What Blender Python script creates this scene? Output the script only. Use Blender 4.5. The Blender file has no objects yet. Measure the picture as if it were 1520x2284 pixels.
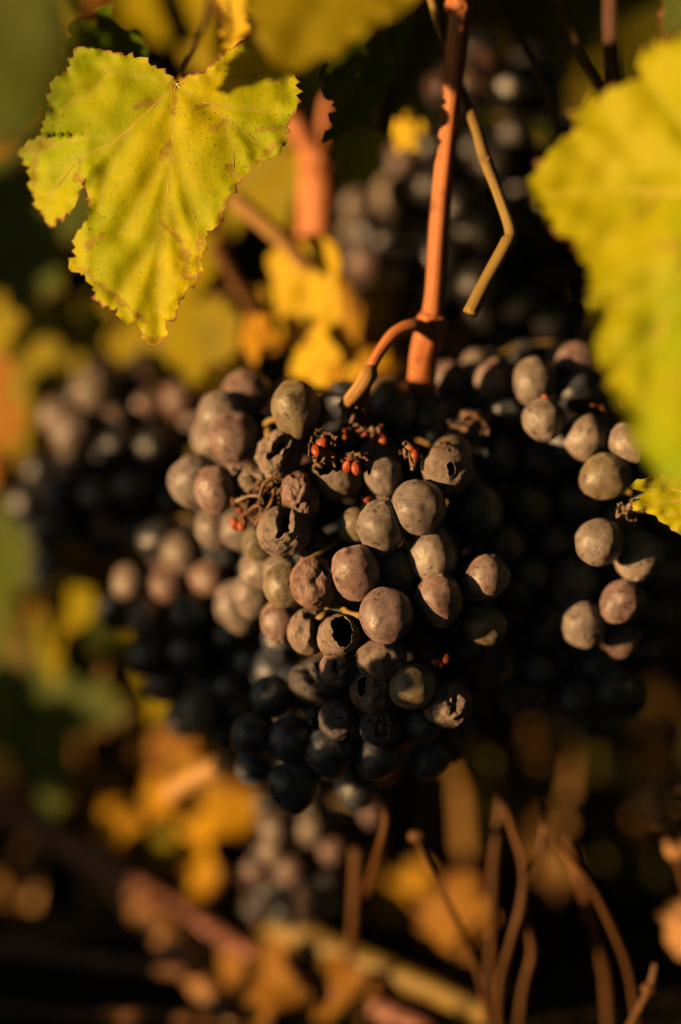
import bpy, bmesh, math, random
import numpy as np
from mathutils import Vector, Matrix, Euler, noise
from mathutils.geometry import delaunay_2d_cdt

# ------------------------------------------------------------------ scene, camera, light
scene = bpy.context.scene
C = scene.collection
R = math.radians
LENS, FOCUS, PITCH = 85.0, 0.64, R(14)
cam_d = bpy.data.cameras.new('camera'); cam = bpy.data.objects.new('camera', cam_d); C.objects.link(cam)
scene.camera = cam
cam_d.sensor_fit = 'VERTICAL'; cam_d.sensor_height = 36.0; cam_d.lens = LENS
cam_d.clip_start = 0.01; cam_d.clip_end = 400
cam.location = (0, -FOCUS*math.cos(PITCH), FOCUS*math.sin(PITCH))
cam.rotation_euler = (R(90) - PITCH, 0, 0)
cam_d.dof.use_dof = True; cam_d.dof.focus_distance = 0.634; cam_d.dof.aperture_fstop = 1.9
cam_d.dof.aperture_blades = 0

SUN_AZ, SUN_EL = R(63), R(5.6)          # azimuth from behind the camera towards its left
SUN = Vector((-math.sin(SUN_AZ)*math.cos(SUN_EL), -math.cos(SUN_AZ)*math.cos(SUN_EL), math.sin(SUN_EL)))
world = bpy.data.worlds.new('World'); scene.world = world; world.use_nodes = True
wn = world.node_tree.nodes; wl = world.node_tree.links
sky = wn.new('ShaderNodeTexSky'); sky.sky_type = 'NISHITA'; sky.sun_disc = False
sky.sun_elevation = SUN_EL; sky.sun_rotation = math.atan2(SUN.x, SUN.y)
sky.air_density = 1.0; sky.dust_density = 0.2; sky.ozone_density = 1.0
wl.new(sky.outputs[0], wn['Background'].inputs[0]); wn['Background'].inputs[1].default_value = 0.065
sun_d = bpy.data.lights.new('sun', 'SUN'); sun = bpy.data.objects.new('sun', sun_d); C.objects.link(sun)
sun_d.energy = 5.0; sun_d.angle = R(0.5); sun_d.color = (1.0, 0.61, 0.26)
sun.rotation_euler = SUN.to_track_quat('Z', 'Y').to_euler()
scene.view_settings.view_transform = 'Standard'; scene.view_settings.look = 'None'
scene.view_settings.exposure = 0.92; scene.view_settings.gamma = 1.0
scene.view_settings.use_curve_mapping = False
scene.cycles.use_denoising = True; scene.cycles.filter_width = 1.1
scene.cycles.max_bounces = 6; scene.cycles.diffuse_bounces = 0; scene.cycles.transparent_max_bounces = 4
scene.cycles.sample_clamp_indirect = 4.0

# ------------------------------------------------------------------ helpers
CW, CH = 1520.0, 2284.0                  # the photograph's frame, used to look up where things stand
CR = Vector((1, 0, 0)); CU = Vector((0, math.sin(PITCH), math.cos(PITCH))); CF = Vector((0, math.cos(PITCH), -math.sin(PITCH)))
S = 36.0/LENS/CH                         # metres per frame unit at one metre
CAM = Vector(cam.location)
CROT = Matrix((CR, CU, -CF)).transposed()
def P(px, py, z=0.0):                    # a point z millimetres beyond the focus distance
    D = FOCUS + z/1000.0
    return CAM + CR*((px-760)*S*D) + CU*(-(py-1142)*S*D) + CF*D
def M(n, z=0.0):                         # a length of n frame units at that depth
    return n*S*(FOCUS + z/1000.0)
rnd = random.Random(7)

def setp(o, label=None, cat=None, group=None, kind=None):
    if label: o['label'] = label
    if cat: o['category'] = cat
    if group: o['group'] = group
    if kind: o['kind'] = kind
    return o
def empty(name, loc, label, cat, group=None):
    o = bpy.data.objects.new(name, None); C.objects.link(o); o.location = loc; o.empty_display_size = 0.01
    return setp(o, label, cat, group)
def link(name, me, parent=None, loc=None, rot=None, scale=None):
    o = bpy.data.objects.new(name, me); C.objects.link(o)
    if loc is not None:
        o.location = Vector(loc) - (parent.location if parent else Vector())
    elif parent is not None:             # mesh written in world space
        o.location = -parent.location
    if parent is not None: o.parent = parent
    if rot is not None: o.rotation_euler = rot
    if scale is not None: o.scale = scale
    return o
def mesh(name, verts, faces, mat=None, smooth=True, uv=None):
    me = bpy.data.meshes.new(name); me.from_pydata([tuple(v) for v in verts], [], faces); me.update()
    if smooth: me.polygons.foreach_set('use_smooth', [True]*len(me.polygons))
    if uv is not None:
        lay = me.uv_layers.new(name='UVMap')
        li = np.empty(len(me.loops), dtype=np.int32); me.loops.foreach_get('vertex_index', li)
        lay.data.foreach_set('uv', np.asarray(uv, dtype=np.float32)[li].ravel())
    if mat: me.materials.append(mat)
    return me
def smooth_path(pts, rad, n=8):
    pts = [Vector(p) for p in pts]
    if len(pts) < 3:
        return ([pts[0].lerp(pts[1], i/n) for i in range(n+1)], [rad[0] + (rad[1]-rad[0])*i/n for i in range(n+1)])
    out, ro = [], []
    for i in range(len(pts)-1):
        p0 = pts[max(i-1, 0)]; p1 = pts[i]; p2 = pts[i+1]; p3 = pts[min(i+2, len(pts)-1)]
        for k in range(n):
            t = k/n
            out.append(0.5*((2*p1) + (p2-p0)*t + (2*p0-5*p1+4*p2-p3)*t*t + (3*p1-p0-3*p2+p3)*t**3))
            s = t*t*(3-2*t); ro.append(rad[i]*(1-s) + rad[i+1]*s)
    out.append(pts[-1]); ro.append(rad[-1])
    return out, ro
def tube_data(pts, rad, sides=12, n=8, rough=0.0, seed=0, closed=True):
    path, rr = smooth_path(pts, rad, n)
    V, F, UV = [], [], []
    up = None; L = 0.0
    for i, p in enumerate(path):
        t = (path[min(i+1, len(path)-1)] - path[max(i-1, 0)])
        t = t.normalized() if t.length > 1e-9 else Vector((0, 0, 1))
        if up is None:
            up = t.orthogonal().normalized()
        else:
            up = (up - t*up.dot(t)); up = up.normalized() if up.length > 1e-6 else t.orthogonal().normalized()
            L += (p - path[i-1]).length
        side = t.cross(up)
        for k in range(sides):
            a = 2*math.pi*k/sides
            d = up*math.cos(a) + side*math.sin(a)
            f = 1.0
            if rough:
                f += rough*noise.noise(Vector((math.cos(a)*1.6+seed, math.sin(a)*1.6, L/max(rr[0], 1e-5)*0.16)))
                f += rough*0.5*noise.noise(Vector((math.cos(a)*5+seed, math.sin(a)*5, L/max(rr[0], 1e-5)*0.08)))
            V.append(p + d*rr[i]*f); UV.append((k/sides, L*100))
    m = len(path)
    for i in range(m-1):
        for k in range(sides):
            F.append((i*sides+k, i*sides+(k+1) % sides, (i+1)*sides+(k+1) % sides, (i+1)*sides+k))
    if closed:
        F.append(tuple(range(sides-1, -1, -1))); F.append(tuple((m-1)*sides+k for k in range(sides)))
    return V, F, UV
def tube(name, pts, rad, mat, parent=None, sides=12, n=8, rough=0.0, seed=0):
    V, F, UV = tube_data(pts, rad, sides, n, rough, seed)
    return link(name, mesh(name, V, F, mat, True, UV), parent)

# ------------------------------------------------------------------ materials
class NT:
    def __init__(s, name):
        s.m = bpy.data.materials.new(name); s.m.use_nodes = True
        s.t = s.m.node_tree; s.n = s.t.nodes; s.l = s.t.links
        s.b = s.n['Principled BSDF']; s.out = s.n['Material Output']
    def new(s, typ, **kw):
        nd = s.n.new(typ)
        for k, v in kw.items(): setattr(nd, k, v)
        return nd
    def put(s, sock, v):
        if isinstance(v, bpy.types.NodeSocket): s.l.new(v, sock)
        elif v is not None: sock.default_value = v
    def math(s, op, a, b=None, c=None, clamp=False):
        nd = s.new('ShaderNodeMath', operation=op, use_clamp=clamp)
        s.put(nd.inputs[0], a); s.put(nd.inputs[1], b); s.put(nd.inputs[2], c)
        return nd.outputs[0]
    def mix(s, f, a, b, blend='MIX'):
        nd = s.new('ShaderNodeMix', data_type='RGBA', blend_type=blend)
        s.put(nd.inputs['Factor'], f)
        for k, v in ((6, a), (7, b)):
            s.put(nd.inputs[k], v if isinstance(v, bpy.types.NodeSocket) else (*v, 1))
        return nd.outputs[2]
    def ramp(s, f, lo, hi, a=0.0, b=1.0):
        nd = s.new('ShaderNodeMapRange', interpolation_type='SMOOTHSTEP')
        s.put(nd.inputs[0], f); s.put(nd.inputs[1], lo); s.put(nd.inputs[2], hi); s.put(nd.inputs[3], a); s.put(nd.inputs[4], b)
        return nd.outputs[0]
    def noise(s, vec, scale, detail=3.0, rough=0.55, dist=0.0):
        nd = s.new('ShaderNodeTexNoise'); s.put(nd.inputs['Vector'], vec)
        nd.inputs['Scale'].default_value = scale; nd.inputs['Detail'].default_value = detail
        nd.inputs['Roughness'].default_value = rough; nd.inputs['Distortion'].default_value = dist
        return nd.outputs['Fac']
    def voro(s, vec, scale, feature='F1', out='Distance'):
        nd = s.new('ShaderNodeTexVoronoi', feature=feature); s.put(nd.inputs['Vector'], vec)
        nd.inputs['Scale'].default_value = scale
        return nd.outputs[out]
    def bump(s, h, strength, dist):
        nd = s.new('ShaderNodeBump'); s.put(nd.inputs['Height'], h)
        nd.inputs['Strength'].default_value = strength; nd.inputs['Distance'].default_value = dist
        return nd.outputs[0]

def grape_mat(name, bloom_a, bloom_b, skin, worn=0.5, speck=1.0, wrinkle=False, rough=0.45):
    t = NT(name)
    tc = t.new('ShaderNodeTexCoord'); oi = t.new('ShaderNodeObjectInfo')
    off = t.math('MULTIPLY', oi.outputs['Random'], 37.0)
    va = t.new('ShaderNodeVectorMath', operation='ADD')
    t.l.new(tc.outputs['Object'], va.inputs[0]); t.l.new(off, va.inputs[1]); v = va.outputs[0]
    big = t.noise(v, 1.3, 4, 0.6)
    col = t.mix(t.ramp(big, 0.35, 0.68), bloom_a, bloom_b)
    tint = t.mix(oi.outputs['Random'], (0.88, 0.86, 0.90), (1.12, 1.05, 1.0))
    col = t.mix(1.0, col, tint, 'MULTIPLY')
    # places where the bloom is rubbed off and the dark skin shows
    rub = t.noise(v, 2.3, 5, 0.62, 0.4)
    rubf = t.ramp(rub, 0.56-0.10*worn, 0.70-0.08*worn)
    col = t.mix(t.math('MULTIPLY', rubf, 0.75), col, skin)
    fine = t.noise(v, 26, 4, 0.7)
    col = t.mix(t.ramp(fine, 0.35, 0.7, 0.0, 0.28), col, (bloom_b[0]*0.45, bloom_b[1]*0.4, bloom_b[2]*0.38))
    # russet freckles, two sizes, clustered
    area = t.ramp(t.noise(v, 1.9, 2), 0.42, 0.66)
    vz = t.voro(v, 7.5); d1 = t.math('MULTIPLY', t.ramp(vz, 0.12, 0.22, 1.0, 0.0), area)
    vs = t.voro(v, 13.0); d2 = t.math('MULTIPLY', t.ramp(vs, 0.14, 0.28, 1.0, 0.0), t.ramp(t.noise(v, 2.6, 2), 0.42, 0.58))
    wob = t.new('ShaderNodeTexNoise'); t.l.new(v, wob.inputs['Vector']); wob.inputs['Scale'].default_value = 5.0
    vadd = t.new('ShaderNodeVectorMath', operation='ADD'); t.l.new(v, vadd.inputs[0])
    vsc = t.new('ShaderNodeVectorMath', operation='SCALE'); t.l.new(wob.outputs['Color'], vsc.inputs[0]); vsc.inputs['Scale'].default_value = 0.7
    t.l.new(vsc.outputs[0], vadd.inputs[1])
    ed = t.voro(vadd.outputs[0], 3.4, 'DISTANCE_TO_EDGE')
    crack = t.math('MULTIPLY', t.ramp(ed, 0.010, 0.034, 1.0, 0.0), t.ramp(t.noise(v, 1.6, 2), 0.50, 0.60))
    marks = t.math('MAXIMUM', t.math('MAXIMUM', d1, d2), crack)
    marks = t.math('MULTIPLY', marks, 0.85*speck)
    scurf = t.ramp(t.noise(v, 3.4, 8, 0.78, 1.2), 0.53, 0.66)
    col = t.mix(t.math('MULTIPLY', scurf, 0.78*speck), col, (0.13, 0.068, 0.028))
    col = t.mix(marks, col, (0.045, 0.018, 0.010))
    t.l.new(col, t.b.inputs['Base Color'])
    t.l.new(t.ramp(rubf, 0, 1, rough-0.06, rough-0.2), t.b.inputs['Roughness'])
    t.b.inputs['Specular IOR Level'].default_value = 0.6; t.b.inputs['Diffuse Roughness'].default_value = 1.0
    h = t.math('ADD', t.math('MULTIPLY', fine, 0.5), t.math('MULTIPLY', marks, -0.6))
    if wrinkle:
        w = t.noise(v, 7.0, 6, 0.65, 1.6)
        h = t.math('ADD', h, t.math('MULTIPLY', w, 2.6))
    t.l.new(t.bump(h, 0.5 if wrinkle else 0.45, 0.0005 if wrinkle else 0.0004), t.b.inputs['Normal'])
    return t.m
BL = (0.27, 0.255, 0.255)
grape_mats = [
    grape_mat('grape_bloom', (0.33, 0.285, 0.25), (0.21, 0.17, 0.145), (0.035, 0.03, 0.035), 0.3, 0.9),
    grape_mat('grape_bloom_pinkish', (0.33, 0.25, 0.23), (0.21, 0.13, 0.125), (0.05, 0.025, 0.03), 0.3, 1.0),
    grape_mat('grape_bloom_olive', (0.28, 0.25, 0.165), (0.18, 0.135, 0.08), (0.05, 0.035, 0.02), 0.4, 1.0),
    grape_mat('grape_shade_dark', (0.070, 0.085, 0.112), (0.034, 0.042, 0.058), (0.008, 0.010, 0.016), 0.8, 0.3, rough=0.42),  # darker, bluer copy coloured for grapes lying in shade
]
soft_mats = [
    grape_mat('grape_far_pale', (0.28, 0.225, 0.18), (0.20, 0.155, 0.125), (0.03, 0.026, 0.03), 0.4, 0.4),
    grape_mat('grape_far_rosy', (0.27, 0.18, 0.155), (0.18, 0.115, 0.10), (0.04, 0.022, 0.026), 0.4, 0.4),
    grape_mat('grape_far_shade', (0.042, 0.045, 0.054), (0.022, 0.024, 0.030), (0.010, 0.012, 0.018), 0.7, 0.2, rough=0.35),  # shade put into the colour of the far unlit grapes
    grape_mat('grape_far_deep_shade', (0.020, 0.020, 0.023), (0.012, 0.012, 0.014), (0.008, 0.008, 0.010), 0.7, 0.2, rough=0.4),  # near black, paints in the shade on the back bunch
    grape_mat('grape_far_glossy', (0.12, 0.07, 0.05), (0.06, 0.03, 0.025), (0.02, 0.014, 0.014), 0.0, 0.0, rough=0.14),  # gloss for berries added where blurred glints are wanted
]
shrivel_mat = grape_mat('grape_shrivelled', (0.30, 0.24, 0.19), (0.22, 0.155, 0.125), (0.06, 0.035, 0.025), 0.4, 1.0, True, 0.62)
shrivel_rosy = grape_mat('grape_shrivelled_rosy', (0.32, 0.215, 0.19), (0.22, 0.12, 0.095), (0.09, 0.03, 0.018), 0.7, 1.0, True, 0.5)
shrivel_dark = grape_mat('grape_shrivelled_dark', (0.10, 0.09, 0.095), (0.06, 0.05, 0.055), (0.02, 0.016, 0.018), 0.5, 0.5, True, 0.45)

def simple(name, a, b, scale=200.0, rough=0.6, bump=0.3, dist=0.0004, coords='Object', spec=0.3):
    t = NT(name); tc = t.new('ShaderNodeTexCoord')
    f = t.noise(tc.outputs[coords], scale, 5, 0.65)
    t.l.new(t.mix(t.ramp(f, 0.32, 0.7), a, b), t.b.inputs['Base Color'])
    t.b.inputs['Roughness'].default_value = rough; t.b.inputs['Specular IOR Level'].default_value = spec
    t.l.new(t.bump(f, bump, dist), t.b.inputs['Normal'])
    return t.m
def bark(name, a, b, streak=(60.0, 0.35), rough=0.5, dark=0.5):
    t = NT(name); tc = t.new('ShaderNodeTexCoord')
    mp = t.new('ShaderNodeMapping'); t.l.new(tc.outputs['UV'], mp.inputs[0]); mp.inputs['Scale'].default_value = (streak[0], streak[1], 1)
    f = t.noise(mp.outputs[0], 1.0, 4, 0.6); g = t.noise(tc.outputs['Object'], 130, 4, 0.6)
    col = t.mix(t.ramp(f, 0.35, 0.68), a, b)
    col = t.mix(t.math('MULTIPLY', t.ramp(g, 0.55, 0.72), dark), col, (b[0]*0.35, b[1]*0.3, b[2]*0.3))
    t.l.new(col, t.b.inputs['Base Color']); t.b.inputs['Roughness'].default_value = rough
    t.b.inputs['Specular IOR Level'].default_value = 0.35
    t.l.new(t.bump(f, 0.55, 0.0007), t.b.inputs['Normal'])
    return t.m
cane_mat = bark('cane_orange_bark', (0.56, 0.21, 0.072), (0.30, 0.085, 0.03), (15.0, 0.12))
cane_pink = bark('cane_pink_bark', (0.36, 0.14, 0.085), (0.18, 0.065, 0.04), (40, 0.2))
cane_dark = bark('cane_brown_bark', (0.12, 0.05, 0.025), (0.06, 0.025, 0.012))
straw_mat = bark('stem_straw', (0.42, 0.24, 0.07), (0.26, 0.13, 0.04), (20, 0.3))
green_stem = bark('stem_green', (0.30, 0.20, 0.05), (0.20, 0.12, 0.035), (14, 0.3))
dry_stem_mat = bark('stem_dry', (0.15, 0.062, 0.014), (0.06, 0.024, 0.008), (16, 0.3))
seed_mat = simple('seed_red', (0.40, 0.075, 0.020), (0.18, 0.028, 0.010), 900, 0.42, 0.3, 0.0002, spec=0.5)
husk_mat = simple('husk_dry', (0.20, 0.11, 0.055), (0.05, 0.025, 0.014), 500, 0.75, 0.6)
husk_pale = simple('husk_pale', (0.30, 0.21, 0.15), (0.13, 0.08, 0.05), 500, 0.75, 0.6)
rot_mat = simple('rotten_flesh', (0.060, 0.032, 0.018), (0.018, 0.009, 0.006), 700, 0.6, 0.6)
soil_mat = simple('soil', (0.035, 0.026, 0.014), (0.018, 0.016, 0.008), 9, 0.95, 0.8, 0.01, spec=0.1)

def leaf_mat(name, a, b, edge=(0.22, 0.09, 0.03), edge_w=0.02, blotch=0.5, vein=(0.5, 0.42, 0.08), trans=0.4, fleck=0.4, rough=0.55):
    t = NT(name); tc = t.new('ShaderNodeTexCoord'); uv = tc.outputs['UV']
    oi = t.new('ShaderNodeObjectInfo')
    va = t.new('ShaderNodeVectorMath', operation='ADD'); t.l.new(uv, va.inputs[0])
    t.l.new(t.math('MULTIPLY', oi.outputs['Random'], 19.0), va.inputs[1]); v = va.outputs[0]
    atv = t.new('ShaderNodeAttribute', attribute_name='vein'); ate = t.new('ShaderNodeAttribute', attribute_name='edge')
    atg = t.new('ShaderNodeAttribute', attribute_name='green')
    f = t.noise(v, 2.2, 5, 0.6)
    col = t.mix(t.math('ADD', t.ramp(f, 0.3, 0.72, -0.25, 0.35), atg.outputs['Fac'], clamp=True), a, b)
    g = t.noise(v, 34, 4, 0.7)
    col = t.mix(t.ramp(g, 0.42, 0.75, 0.0, 0.22), col, (b[0]*0.55, b[1]*0.62, b[2]*0.5))
    cell = t.voro(v, 26, 'DISTANCE_TO_EDGE')
    col = t.mix(t.ramp(cell, 0.0, 0.08, 0.10, 0.0), col, vein)
    flk = t.math('MULTIPLY', t.ramp(t.noise(v, 55, 3, 0.7), 0.60, 0.68), t.ramp(t.noise(v, 3.5, 3), 0.45, 0.62))
    col = t.mix(t.math('MULTIPLY', flk, fleck), col, (0.10, 0.06, 0.02))
    col = t.mix(t.ramp(atv.outputs['Fac'], 0.0, 0.016, 0.45, 0.0), col, vein)
    bl = t.math('MULTIPLY', t.ramp(t.noise(v, 5.5, 6, 0.62, 0.8), 0.655, 0.70), blotch)
    col = t.mix(bl, col, (0.28, 0.13, 0.07))
    ats = t.new('ShaderNodeAttribute', attribute_name='spot')
    sf = t.ramp(t.math('ADD', ats.outputs['Fac'], t.ramp(t.noise(v, 16, 5, 0.7), 0.3, 0.7, -0.45, 0.45)), 0.45, 0.85, 0.0, 0.5)
    col = t.mix(sf, col, t.mix(t.ramp(g, 0.35, 0.65), (0.42, 0.20, 0.06), (0.22, 0.09, 0.03)))
    en = t.math('SUBTRACT', ate.outputs['Fac'], t.math('MULTIPLY', t.ramp(t.noise(v, 4.0, 5, 0.7), 0.45, 0.75), edge_w*2.2))
    ef = t.ramp(en, -0.002, edge_w*0.5, 1.0, 0.0)
    col = t.mix(ef, col, edge)
    t.l.new(col, t.b.inputs['Base Color']); t.b.inputs['Roughness'].default_value = rough
    t.b.inputs['Specular IOR Level'].default_value = 0.10
    hh = t.math('ADD', t.math('MULTIPLY', t.ramp(cell, 0, 0.25), 0.5), t.math('MULTIPLY', g, 0.5))
    nrm = t.bump(hh, 0.10, 0.0004); t.l.new(nrm, t.b.inputs['Normal'])
    tr = t.new('ShaderNodeBsdfTranslucent'); t.l.new(t.mix(0.5, col, t.mix(1.0, col, (1.3, 1.25, 0.5), 'MULTIPLY')), tr.inputs[0]); t.l.new(nrm, tr.inputs[1])
    ms = t.new('ShaderNodeMixShader'); ms.inputs[0].default_value = trans
    t.l.new(t.b.outputs[0], ms.inputs[1]); t.l.new(tr.outputs[0], ms.inputs[2]); t.l.new(ms.outputs[0], t.out.inputs[0])
    return t.m
LM = {
    'lime':   leaf_mat('leaf_lime', (0.60, 0.52, 0.003), (0.25, 0.40, 0.003), trans=0.4, edge_w=0.010, blotch=0.5, fleck=0.8, edge=(0.34, 0.16, 0.06)),
    'front':  leaf_mat('leaf_fresh_lime', (0.44, 0.42, 0.003), (0.22, 0.33, 0.003), trans=0.35, edge_w=0.006, blotch=0.5, fleck=0.2),
    'green':  leaf_mat('leaf_green', (0.060, 0.085, 0.004), (0.035, 0.060, 0.004), trans=0.3, edge_w=0.006, blotch=0.4, vein=(0.12, 0.13, 0.03)),
    'hang':  leaf_mat('leaf_deep_green', (0.10, 0.17, 0.008), (0.06, 0.12, 0.006), trans=0.3, edge_w=0.006, blotch=0.4, vein=(0.15, 0.18, 0.02)),
    'olive':  leaf_mat('leaf_olive', (0.26, 0.21, 0.003), (0.16, 0.15, 0.003), trans=0.35, edge_w=0.004, blotch=0.4, vein=(0.25, 0.22, 0.04)),
    'yellow': leaf_mat('leaf_yellow', (0.70, 0.48, 0.02), (0.50, 0.36, 0.012), trans=0.4, edge_w=0.012, blotch=0.5),
    'amber':  leaf_mat('leaf_amber', (0.52, 0.28, 0.008), (0.32, 0.15, 0.006), trans=0.4, edge_w=0.02, blotch=0.7, vein=(0.4, 0.2, 0.04)),
    'brown':  leaf_mat('leaf_brown', (0.28, 0.13, 0.012), (0.14, 0.06, 0.008), trans=0.3, edge_w=0.02, blotch=0.7, vein=(0.25, 0.1, 0.03)),
}

# ------------------------------------------------------------------ leaves
def seg_dist(pts, segs):
    pts = np.asarray(pts); best = np.full(len(pts), 1e9)
    for (a, b) in segs:
        a = np.array(a); b = np.array(b); d = b-a; L = (d**2).sum() + 1e-12
        t = np.clip(((pts-a) @ d)/L, 0, 1)
        best = np.minimum(best, np.sqrt(((pts - a - t[:, None]*d)**2).sum(1)))
    return best
def inside(pts, poly):
    pts = np.asarray(pts); x, y = pts[:, 0], pts[:, 1]; r = np.zeros(len(pts), bool); n = len(poly); j = n-1
    for i in range(n):
        xi, yi = poly[i]; xj, yj = poly[j]
        c = ((yi > y) != (yj > y)) & (x < (xj-xi)*(y-yi)/(yj-yi+1e-15) + xi)
        r ^= c; j = i
    return r
def sheet(outline, spacing, seed=0):     # triangulate a closed outline with interior points
    r = random.Random(seed); po = np.array(outline)
    lo, hi = po.min(0), po.max(0)
    g = []
    y = lo[1]; row = 0
    while y < hi[1]:
        x = lo[0] + (0.5*spacing if row % 2 else 0)
        while x < hi[0]:
            g.append((x + r.uniform(-.2, .2)*spacing, y + r.uniform(-.2, .2)*spacing)); x += spacing
        y += spacing*0.866; row += 1
    g = np.array(g); g = g[inside(g, outline)]
    segs = [(outline[i], outline[(i+1) % len(outline)]) for i in range(len(outline))]
    g = g[seg_dist(g, segs) > spacing*0.45]
    n = len(outline)
    vs = [Vector(p) for p in outline] + [Vector(p) for p in g]
    co, _, fs, *_ = delaunay_2d_cdt(vs, [(i, (i+1) % n) for i in range(n)], [list(range(n))], 1, 1e-7)
    pts = np.array([(c.x, c.y) for c in co])
    return pts, [tuple(f) for f in fs], seg_dist(pts, segs)
def toothed(ctrl, n_teeth_len, amp, seed=0, smooth=True):   # closed control polygon -> unevenly serrated outline
    r = random.Random(seed); out = []
    n = len(ctrl)
    for i in range(n):
        a = Vector(ctrl[i][:2]); b = Vector(ctrl[(i+1) % n][:2]); d = b-a; L = d.length
        k = max(1, round(L/n_teeth_len)); nrm = Vector((d.y, -d.x)).normalized()
        w = [r.uniform(.45, 1.7) for _ in range(k)]; tot = sum(w); t0 = 0.0
        for q in range(k):
            dt = w[q]/tot; s = (w[q]**.8)*r.uniform(.25, 1.5)*amp
            out.append(tuple(a + d*t0 - nrm*0.12*s))
            out.append(tuple(a + d*(t0 + r.uniform(.25, .45)*dt) + nrm*0.55*s))
            out.append(tuple(a + d*(t0 + r.uniform(.58, .72)*dt) + nrm*s))
            out.append(tuple(a + d*(t0 + r.uniform(.78, .9)*dt) + nrm*0.2*s))
            t0 += dt
    return out
def finish_leaf(me, edge, vein, green=None, spot=None):
    for nm, arr in (('edge', edge), ('vein', vein), ('green', green if green is not None else np.zeros(len(edge))), ('spot', spot if spot is not None else np.zeros(len(edge)))):
        at = me.attributes.new(nm, 'FLOAT', 'POINT'); at.data.foreach_set('value', np.asarray(arr, dtype=np.float32))

def leaf_outline(seed, teeth=0.055):
    r = random.Random(seed)
    key = [(0, 1.0), (14, .80), (33, .56), (48, .74), (62, .84), (78, .66), (94, .50), (108, .58), (124, .66), (146, .56), (164, .42), (176, .10)]
    ang, rad = [], []
    for s in (1, -1):
        kk = [(a*s, q*(1 + r.uniform(-.08, .08))) for a, q in key if not (s == -1 and a == 0)]
        if s == 1: R1 = kk
        else: R2 = kk
    seq = R1 + [(180, .06)] + [(360 + a, q) for a, q in reversed(R2)]
    ctrl = []
    for a, q in seq:
        t = R(a - 90)
        ctrl.append((q*math.cos(t), q*math.sin(t)))
    # counter-clockwise outline so that teeth point outward
    return toothed(ctrl, 0.10, teeth, seed)
def make_leaf_mesh(name, mat, seed, spacing=0.09, curl=0.25, wave=0.10, detail=False):
    o = leaf_outline(seed); pts, fs, ed = sheet(o, spacing, seed)
    veins = [((0, 0), (0.9*q*math.cos(R(a-90)), 0.9*q*math.sin(R(a-90)))) for a, q in ((0, 1.0), (62, .82), (-62, .82), (124, .62), (-124, .62))]
    side = []
    for (a, b) in veins[:3]:
        a = np.array(a); b = np.array(b); d = b-a; pr = np.array((-d[1], d[0]))
        for t in (.3, .45, .6, .75):
            for s in (1, -1): side.append((tuple(a+d*t), tuple(a + d*(t+.22) + pr*s*.26*(1.05-t))))
    dv = seg_dist(pts, veins + side)
    r = random.Random(seed+99); cx, cy, tw = r.uniform(.4, 1)*curl, r.uniform(-.5, 1)*curl, r.uniform(-1, 1)*curl
    V = []
    for (x, y), e, d in zip(pts, ed, dv):
        z = -cx*x*x - cy*(y+.2)**2 + tw*x*y*.6 + wave*noise.noise(Vector((x*2.2+seed, y*2.2, .3))) + 0.035*(1-math.exp(-(d/.06)**2))
        z += 0.06*math.exp(-e/.06)*noise.noise(Vector((x*7, y*7, seed)))
        V.append((x, y, z))
    me = mesh(name, V, fs, mat, True, pts)
    finish_leaf(me, ed, dv)
    return me
leaf_cache = {}
def leaf(label, mk, px, py, z, size, roll, yaw=0, pitch=0, seed=0, group=None, petiole=True, curl=0.25, wave=.1, spacing=.09):
    """a vine leaf: (px,py,z) the petiole junction, size = tip length in frame units, roll turns the tip anticlockwise from straight down"""
    root = empty('vine_leaf', P(px, py, z), label, 'leaf', group)
    key = (mk, seed, curl, wave)
    if key not in leaf_cache: leaf_cache[key] = make_leaf_mesh('blade', LM[mk], seed, spacing, curl, wave)
    rot = (CROT @ Euler((R(pitch), 0, 0)).to_matrix() @ Euler((0, R(yaw), 0)).to_matrix() @ Euler((0, 0, R(roll))).to_matrix())
    b = link('blade', leaf_cache[key], root, root.location, rot.to_euler(), [M(size, z)]*3)
    if petiole:
        up = rot @ Vector((0, 1, 0)); bk = rot @ Vector((0, 0, -1)); L = M(size, z)
        tube('petiole', [root.location, root.location + up*L*.3 + bk*L*.15, root.location + up*L*.55 + bk*L*.55], [L*.018, L*.018, L*.024], green_stem, root, 8, 5)
    return root

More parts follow.
